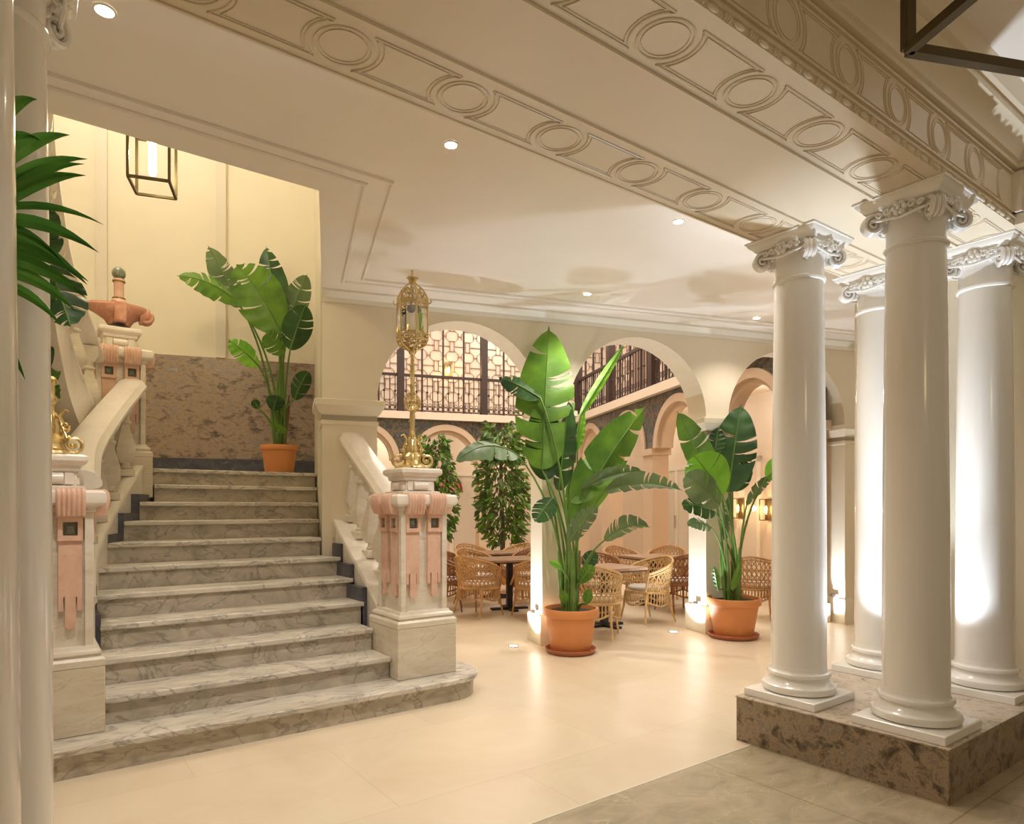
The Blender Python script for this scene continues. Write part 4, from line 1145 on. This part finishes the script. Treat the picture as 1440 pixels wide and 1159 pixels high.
# weeping fig trees in the courtyard
def fig(u, dist, h0, h1, rad, label, n, seed):
    rnd = random.Random(seed); base = W(u, dist, 0)
    t = thing('potted_fig_tree', label, 'potted tree', tuple(base), 0, 'potted fig trees in the courtyard')
    pot(t, .30, .22, .5)
    b = MB(); b.tube([(0,0,.4),(.03,0,1.0),(-.02,.02,1.8),(.01,0,h1-.3)], [.05,.045,.035,.015], 8)
    for k in range(26):
        a = rnd.uniform(0,6.28); z = rnd.uniform(h0, h1-.3); r_ = rad*rnd.uniform(.5,.9)
        b.tube([(0,0,z-.2),(r_*.5*math.cos(a), r_*.5*math.sin(a), z+.1),(r_*math.cos(a), r_*math.sin(a), z-.05)], [.015,.01,.004], 5)
    build('trunk', b, M['bark'], t)
    vs, fs = [], []
    for k in range(n):
        z = rnd.random(); hh = h0 + (h1-h0)*z; prof = rad*(.55+.55*math.sin(PI*(z*.85+.12)))*rnd.uniform(.35,1.0)
        a = rnd.uniform(0,6.28); c = Vector((prof*math.cos(a), prof*math.sin(a), hh + .12*math.sin(a*3)))
        d = Vector((math.cos(a)+rnd.uniform(-.6,.6), math.sin(a)+rnd.uniform(-.6,.6), rnd.uniform(-1.6,.1))).normalized()
        s_ = d.cross(Vector((rnd.uniform(-1,1),rnd.uniform(-1,1),rnd.uniform(-1,1)))).normalized(); l = rnd.uniform(.12,.21); w = l*.25
        up_ = s_.cross(d)*.02
        i = len(vs); vs += [tuple(c), tuple(c+d*l*.45+s_*w+up_), tuple(c+d*l), tuple(c+d*l*.45-s_*w+up_)]; fs.append((i,i+1,i+2,i+3))
    me = D.meshes.new('foliage'); me.from_pydata(vs, [], fs); me.update(); me.uv_layers.new(name='UVMap')
    me.materials.append(M['leaf']); me.materials.append(M['figleaf'])
    for p in me.polygons: p.material_index = rnd.random() < .55
    o = D.objects.new('foliage', me); COL.objects.link(o); o.parent = t
fig(706, 13.0, .85, 3.05, .48, 'bushy weeping fig tree behind the wicker chairs, left of the tall potted plant', 1350, 4)
fig(612, 13.9, .9, 2.95, .42, 'weeping fig tree partly hidden behind the newel with the brass lantern', 1000, 9)
# plant glimpsed between left and front columns
g = W(1178, 9.45, 0)
t = thing('potted_strelitzia', 'slender potted plant glimpsed in the gap between two white columns', 'potted plant', (g.x, g.y, 0), 0, 'potted broad-leaved plants')
pot(t, .26, .19, .45)
strel(t, 9.4, [(1184,705,1160,672,.28,0,0,'leafdark',dict(tears=2,roll=.4)), (1186,690,1196,650,.3,.1,.1,'leafdark',dict(tears=2)), (1180,720,1188,670,.25,.1,.2,'leafdark',dict(tears=2)), (1195,760,1205,700,.3,.1,.2,'leaf',dict(tears=2))], .08, .45)

# ------------------------------------------------------------------ wicker armchairs
def chair(mt, lab):
    t = thing('wicker_armchair', lab, 'chair', (0,0,0), 0, 'rattan armchairs round the courtyard tables')
    Rx, Ry, zs = .285, .27, .42
    def top(th):            # th = 0 at the back, +-pi at the front
        q = min(1, abs(th)/2.2); return .84 - .20*(q**1.4)
    def pt(th, z, out=0):
        fl = 1 + .10*max(0, (z-zs))/.4 + out
        return Vector((Rx*fl*math.sin(th), -Ry*fl*math.cos(th) - .05*max(0,(z-zs))/.4*math.cos(th*.5), z))
    TH = 2.25
    b = MB()
    b.tube([pt(-TH+2*TH*i/28, top(-TH+2*TH*i/28)) for i in range(29)], .016, 6)
    b.tube([pt(-TH+2*TH*i/28, top(-TH+2*TH*i/28)-.035, .01) for i in range(29)], .010, 5)
    for sg in (-1, 1): b.tube([pt(sg*TH, top(TH)), pt(sg*TH, top(TH)-.08)+Vector((0,.03,0)), Vector((sg*.255,.25,zs))], .015, 6)
    build('top_rim', b, M[mt], t)
    b = MB(); nd = 22
    for fam in (-1, 1):
        for i in range(-6, nd+7):
            pts = []
            for j in range(9):
                z = zs + (.42)*j/8; th = -TH + 2*TH*(i + fam*j*.55)/nd
                if abs(th) > TH or z > top(th): continue
                pts.append(pt(th, z, .01*fam))
            if len(pts) > 1: b.tube(pts, .0075, 4)
    for i in range(25):
        th = -TH + 2*TH*i/24
        b.tube([pt(th, zs), pt(th, (zs+top(th))/2), pt(th, top(th))], .006, 4)
    for z in (.50, .53, .66):
        pts = [pt(-TH+2*TH*i/24, z) for i in range(25) if z < top(-TH+2*TH*i/24)-.02]
        b.tube(pts, .008, 4)
    build('backrest', b, M[mt], t)
    b = MB()
    ring = [(Rx*math.sin(a), -Ry*math.cos(a)*(1.0 if math.cos(a) > 0 else 1.02)) for a in [2*PI*j/28 for j in range(28)]]
    b.loft([[(x, y, zs-.035) for x, y in ring], [(x*1.03, y*1.03, zs-.02) for x, y in ring], [(x, y, zs) for x, y in ring]])
    build('seat', b, M[mt], t)
    b = MB()
    for j in range(44):
        a = 2*PI*j/44; x, y = Rx*math.sin(a), -Ry*math.cos(a)
        dep = .10 + .06*abs(math.cos(a*2))
        b.tube([(x,y,zs-.02),(x*1.03,y*1.03,zs-.02-dep*.5),(x*.99,y*.99,zs-.02-dep)], .008, 4)
    b.tube([(Rx*1.0*math.sin(a), -Ry*1.0*math.cos(a), zs-.13-.06*abs(math.cos(a*2))) for a in [2*PI*j/40 for j in range(40)]], .012, 5, closed=True)
    build('woven_apron', b, M[mt], t)
    b = MB(); rr = [(x*.88, y*.88) for x, y in ring]
    b.loft([[(x*.96, y*.96, zs) for x, y in rr], [(x, y, zs+.012) for x, y in rr], [(x, y, zs+.035) for x, y in rr], [(x*.93, y*.93, zs+.05) for x, y in rr]])
    build('cushion', b, M['cushion'], t)
    for sx_ in (-1, 1):
        for sy in (-1, 1):
            b = MB(); b.tube([(sx_*.20, sy*.19, zs-.03), (sx_*.215, sy*.21, .2), (sx_*.24, sy*(.245 if sy > 0 else .28), 0)], [.017,.015,.012], 7); build('leg', b, M[mt], t)
    return t
ch = chair('wicker', '')
chp = chair('wickerpale', ''); chd = chair('wickerdark', '')
def yaw_to(p, q): return math.atan2(q.y-p.y, q.x-p.x) - PI/2
used = {}
def seat_at(kind, u, dist, tgt, lab):
    base = {'m': ch, 'p': chp, 'd': chd}[kind]; p = W(u, dist, 0); rz = yaw_to(p, tgt)
    if kind in used: return dup(base, tuple(p), rz, lab)
    used[kind] = 1; base.location = p; base.rotation_euler = (0,0,rz); base['label'] = lab; return base
def table(u, dist, w, d, rz, lab, first=[None]):
    p = W(u, dist, 0)
    if first[0] is not None:
        return dup(first[0], tuple(p), rz, lab), p
    t = thing('pedestal_table', lab, 'table', tuple(p), rz, 'courtyard pedestal tables')
    b = MB(); b.box(-w/2, -d/2, .715, w/2, d/2, .75); build('tabletop', b, M['tabletop'], t, 30, .006)
    b = MB(); b.box(-w/2+.01, -d/2+.01, .70, w/2-.01, d/2-.01, .716); build('underframe', b, M['iron'], t, 0)
    b = MB(); b.box(-.04,-.04,.03,.04,.04,.71); build('post', b, M['iron'], t, 30)
    b = MB(); b.box(-.28,-.05,0,.28,.05,.03); b.box(-.05,-.28,0,.05,.28,.03); b.box(-.08,-.08,.03,.08,.08,.045); build('foot', b, M['iron'], t, 30, .004)
    first[0] = t; return t, p
AR = math.atan2(A.y, A.x)
def put_table(x, y, rz, lab):
    if 't' in used: dup(used['t'], (x, y, 0), rz, lab)
    else: used['t'] = table(720, 9, .82, .72, rz, lab)[0]; used['t'].location = (x, y, 0); used['t'].rotation_euler = (0, 0, rz)
    return Vector((x, y, 0))
def put_chair(kind, x, y, tgt, lab):
    base = {'m': ch, 'p': chp, 'd': chd}[kind]; p = Vector((x, y, 0)); rz = yaw_to(p, tgt)
    if kind in used: return dup(base, tuple(p), rz, lab)
    used[kind] = base; base.location = p; base.rotation_euler = (0, 0, rz); base['label'] = lab; return base
tA = put_table(5.86, 6.04, AR+.25, 'dark pedestal table right behind the tall potted plant')
tB = put_table(7.78, 6.95, AR+.1, 'pedestal table seen through the middle arch, behind the nearer one')
tC = put_table(5.70, 7.85, AR, 'pedestal table seen through the left arch, nearest the lit pillar')
tD = put_table(6.35, 9.10, AR+.1, 'pedestal table deep in the courtyard in front of the fig tree')
put_chair('p', 6.57, 5.97, tA, 'pale wicker armchair on the right of the table behind the tall plant')
put_chair('p', 5.31, 5.62, tA, 'pale wicker armchair half hidden behind the tall plant pot')
put_chair('d', 6.35, 6.64, tA, 'brown wicker armchair on the far side of the nearest right-hand table')
put_chair('d', 7.55, 6.26, tB, 'brown wicker armchair against the lit flank of the right-hand pillar')
put_chair('m', 7.93, 7.70, tB, 'wicker armchair beyond the second right-hand table, its top rim left of the other')
put_chair('m', 8.56, 7.36, tB, 'wicker armchair beyond the second right-hand table, its top rim near the pillar')
put_chair('m', 5.62, 7.12, tC, 'honey wicker armchair cut off by the lit pillar, right of the left-arch table')
put_chair('m', 5.60, 8.56, tC, 'honey wicker armchair on the far side of the left-arch table')
put_chair('d', 6.36, 8.22, tC, 'brown wicker armchair behind the left-arch table, close to the pillar')
put_chair('m', 5.01, 7.62, tC, 'honey wicker armchair left of the left-arch table, nearest to the viewer there')
put_chair('d', 5.66, 9.27, tD, 'brown wicker armchair left of the table that stands before the fig tree')
put_chair('m', 6.35, 9.82, tD, 'wicker armchair far back in the left arch, between the two fig trees')
put_chair('m', 7.02, 9.42, tD, 'wicker armchair far back in the left arch, at the fig tree trunk')
put_chair('d', 4.90, 8.34, tC, 'brown wicker armchair just clearing the edge of the arcade-side newel')
put_chair('m', 7.99, 5.31, W(1100, 12, 0), 'wicker chair standing alone right of the plant by the white columns')

# ------------------------------------------------------------------ light
WARM = (1, .91, .80)
def area(name, loc, size, e, col, rot=(0,0,0)):
    o = light(name, 'AREA', loc, e, col, size, rot); return o
pc = FA @ Vector((3.2, 5.0, 0))
area('courtyard_fill', (pc.x, pc.y, 7.7), 7, 500, (1,.93,.85))  # added area light below the roof, a broad fill without a fitting
for s_ in (1.5, 4.0, 6.5):
    q = FS @ Vector((s_, 1.0, 0)); light('gallery_fill', 'POINT', (q.x, q.y, 3.3), 16, WARM, .1)  # unseen point lights without fittings, fill for both gallery levels
for s_ in (1.5, 4.5):
    q = FK @ Vector((s_, 1.0, 0)); light('gallery_fill', 'POINT', (q.x, q.y, 3.3), 22, WARM, .1)
    q = FK @ Vector((s_, 1.0, 0)); light('gallery_fill', 'POINT', (q.x, q.y, 6.6), 40, (1,.84,.74), .1)
q = FS @ Vector((4.5, .9, 0)); light('gallery_fill', 'POINT', (q.x, q.y, 6.6), 50, (1,.84,.74), .1)
light('stairwell_fill', 'POINT', (.3, 7.3, 7.4), 115, (1,.92,.79), .2)  # unseen extra fill high above the lantern, brightens the stair area
light('front_hall_fill', 'POINT', (1.6, -1.8, 2.9), 17, (1,.74,.40), .25)  # unseen fill behind the viewer, added to tint the beam face dim yellow

w = D.worlds.new('room_air'); bpy.context.scene.world = w; w.use_nodes = True
bg = w.node_tree.nodes['Background']; bg.inputs['Color'].default_value = (1,.85,.62,1); bg.inputs['Strength'].default_value = .26

# ------------------------------------------------------------------ camera
cd = D.cameras.new('camera'); cam = D.objects.new('camera', cd); COL.objects.link(cam)
cam.location = (0, 0, EYE); cam.rotation_euler = (PI/2, 0, -math.atan2(C36, S36))
cd.sensor_width = 36; cd.lens = F/1440*36; cd.shift_y = (HORIZON-1159/2)/1440; cd.clip_start = .05; cd.clip_end = 200
sc = bpy.context.scene; sc.camera = cam
sc.view_settings.view_transform = 'Standard'; sc.view_settings.look = 'None'; sc.view_settings.gamma = 1
sc.view_settings.exposure = .38
try: sc.view_settings.use_curve_mapping = False
except Exception: pass
sc.cycles.max_bounces = 8; sc.cycles.diffuse_bounces = 5; sc.cycles.glossy_bounces = 3
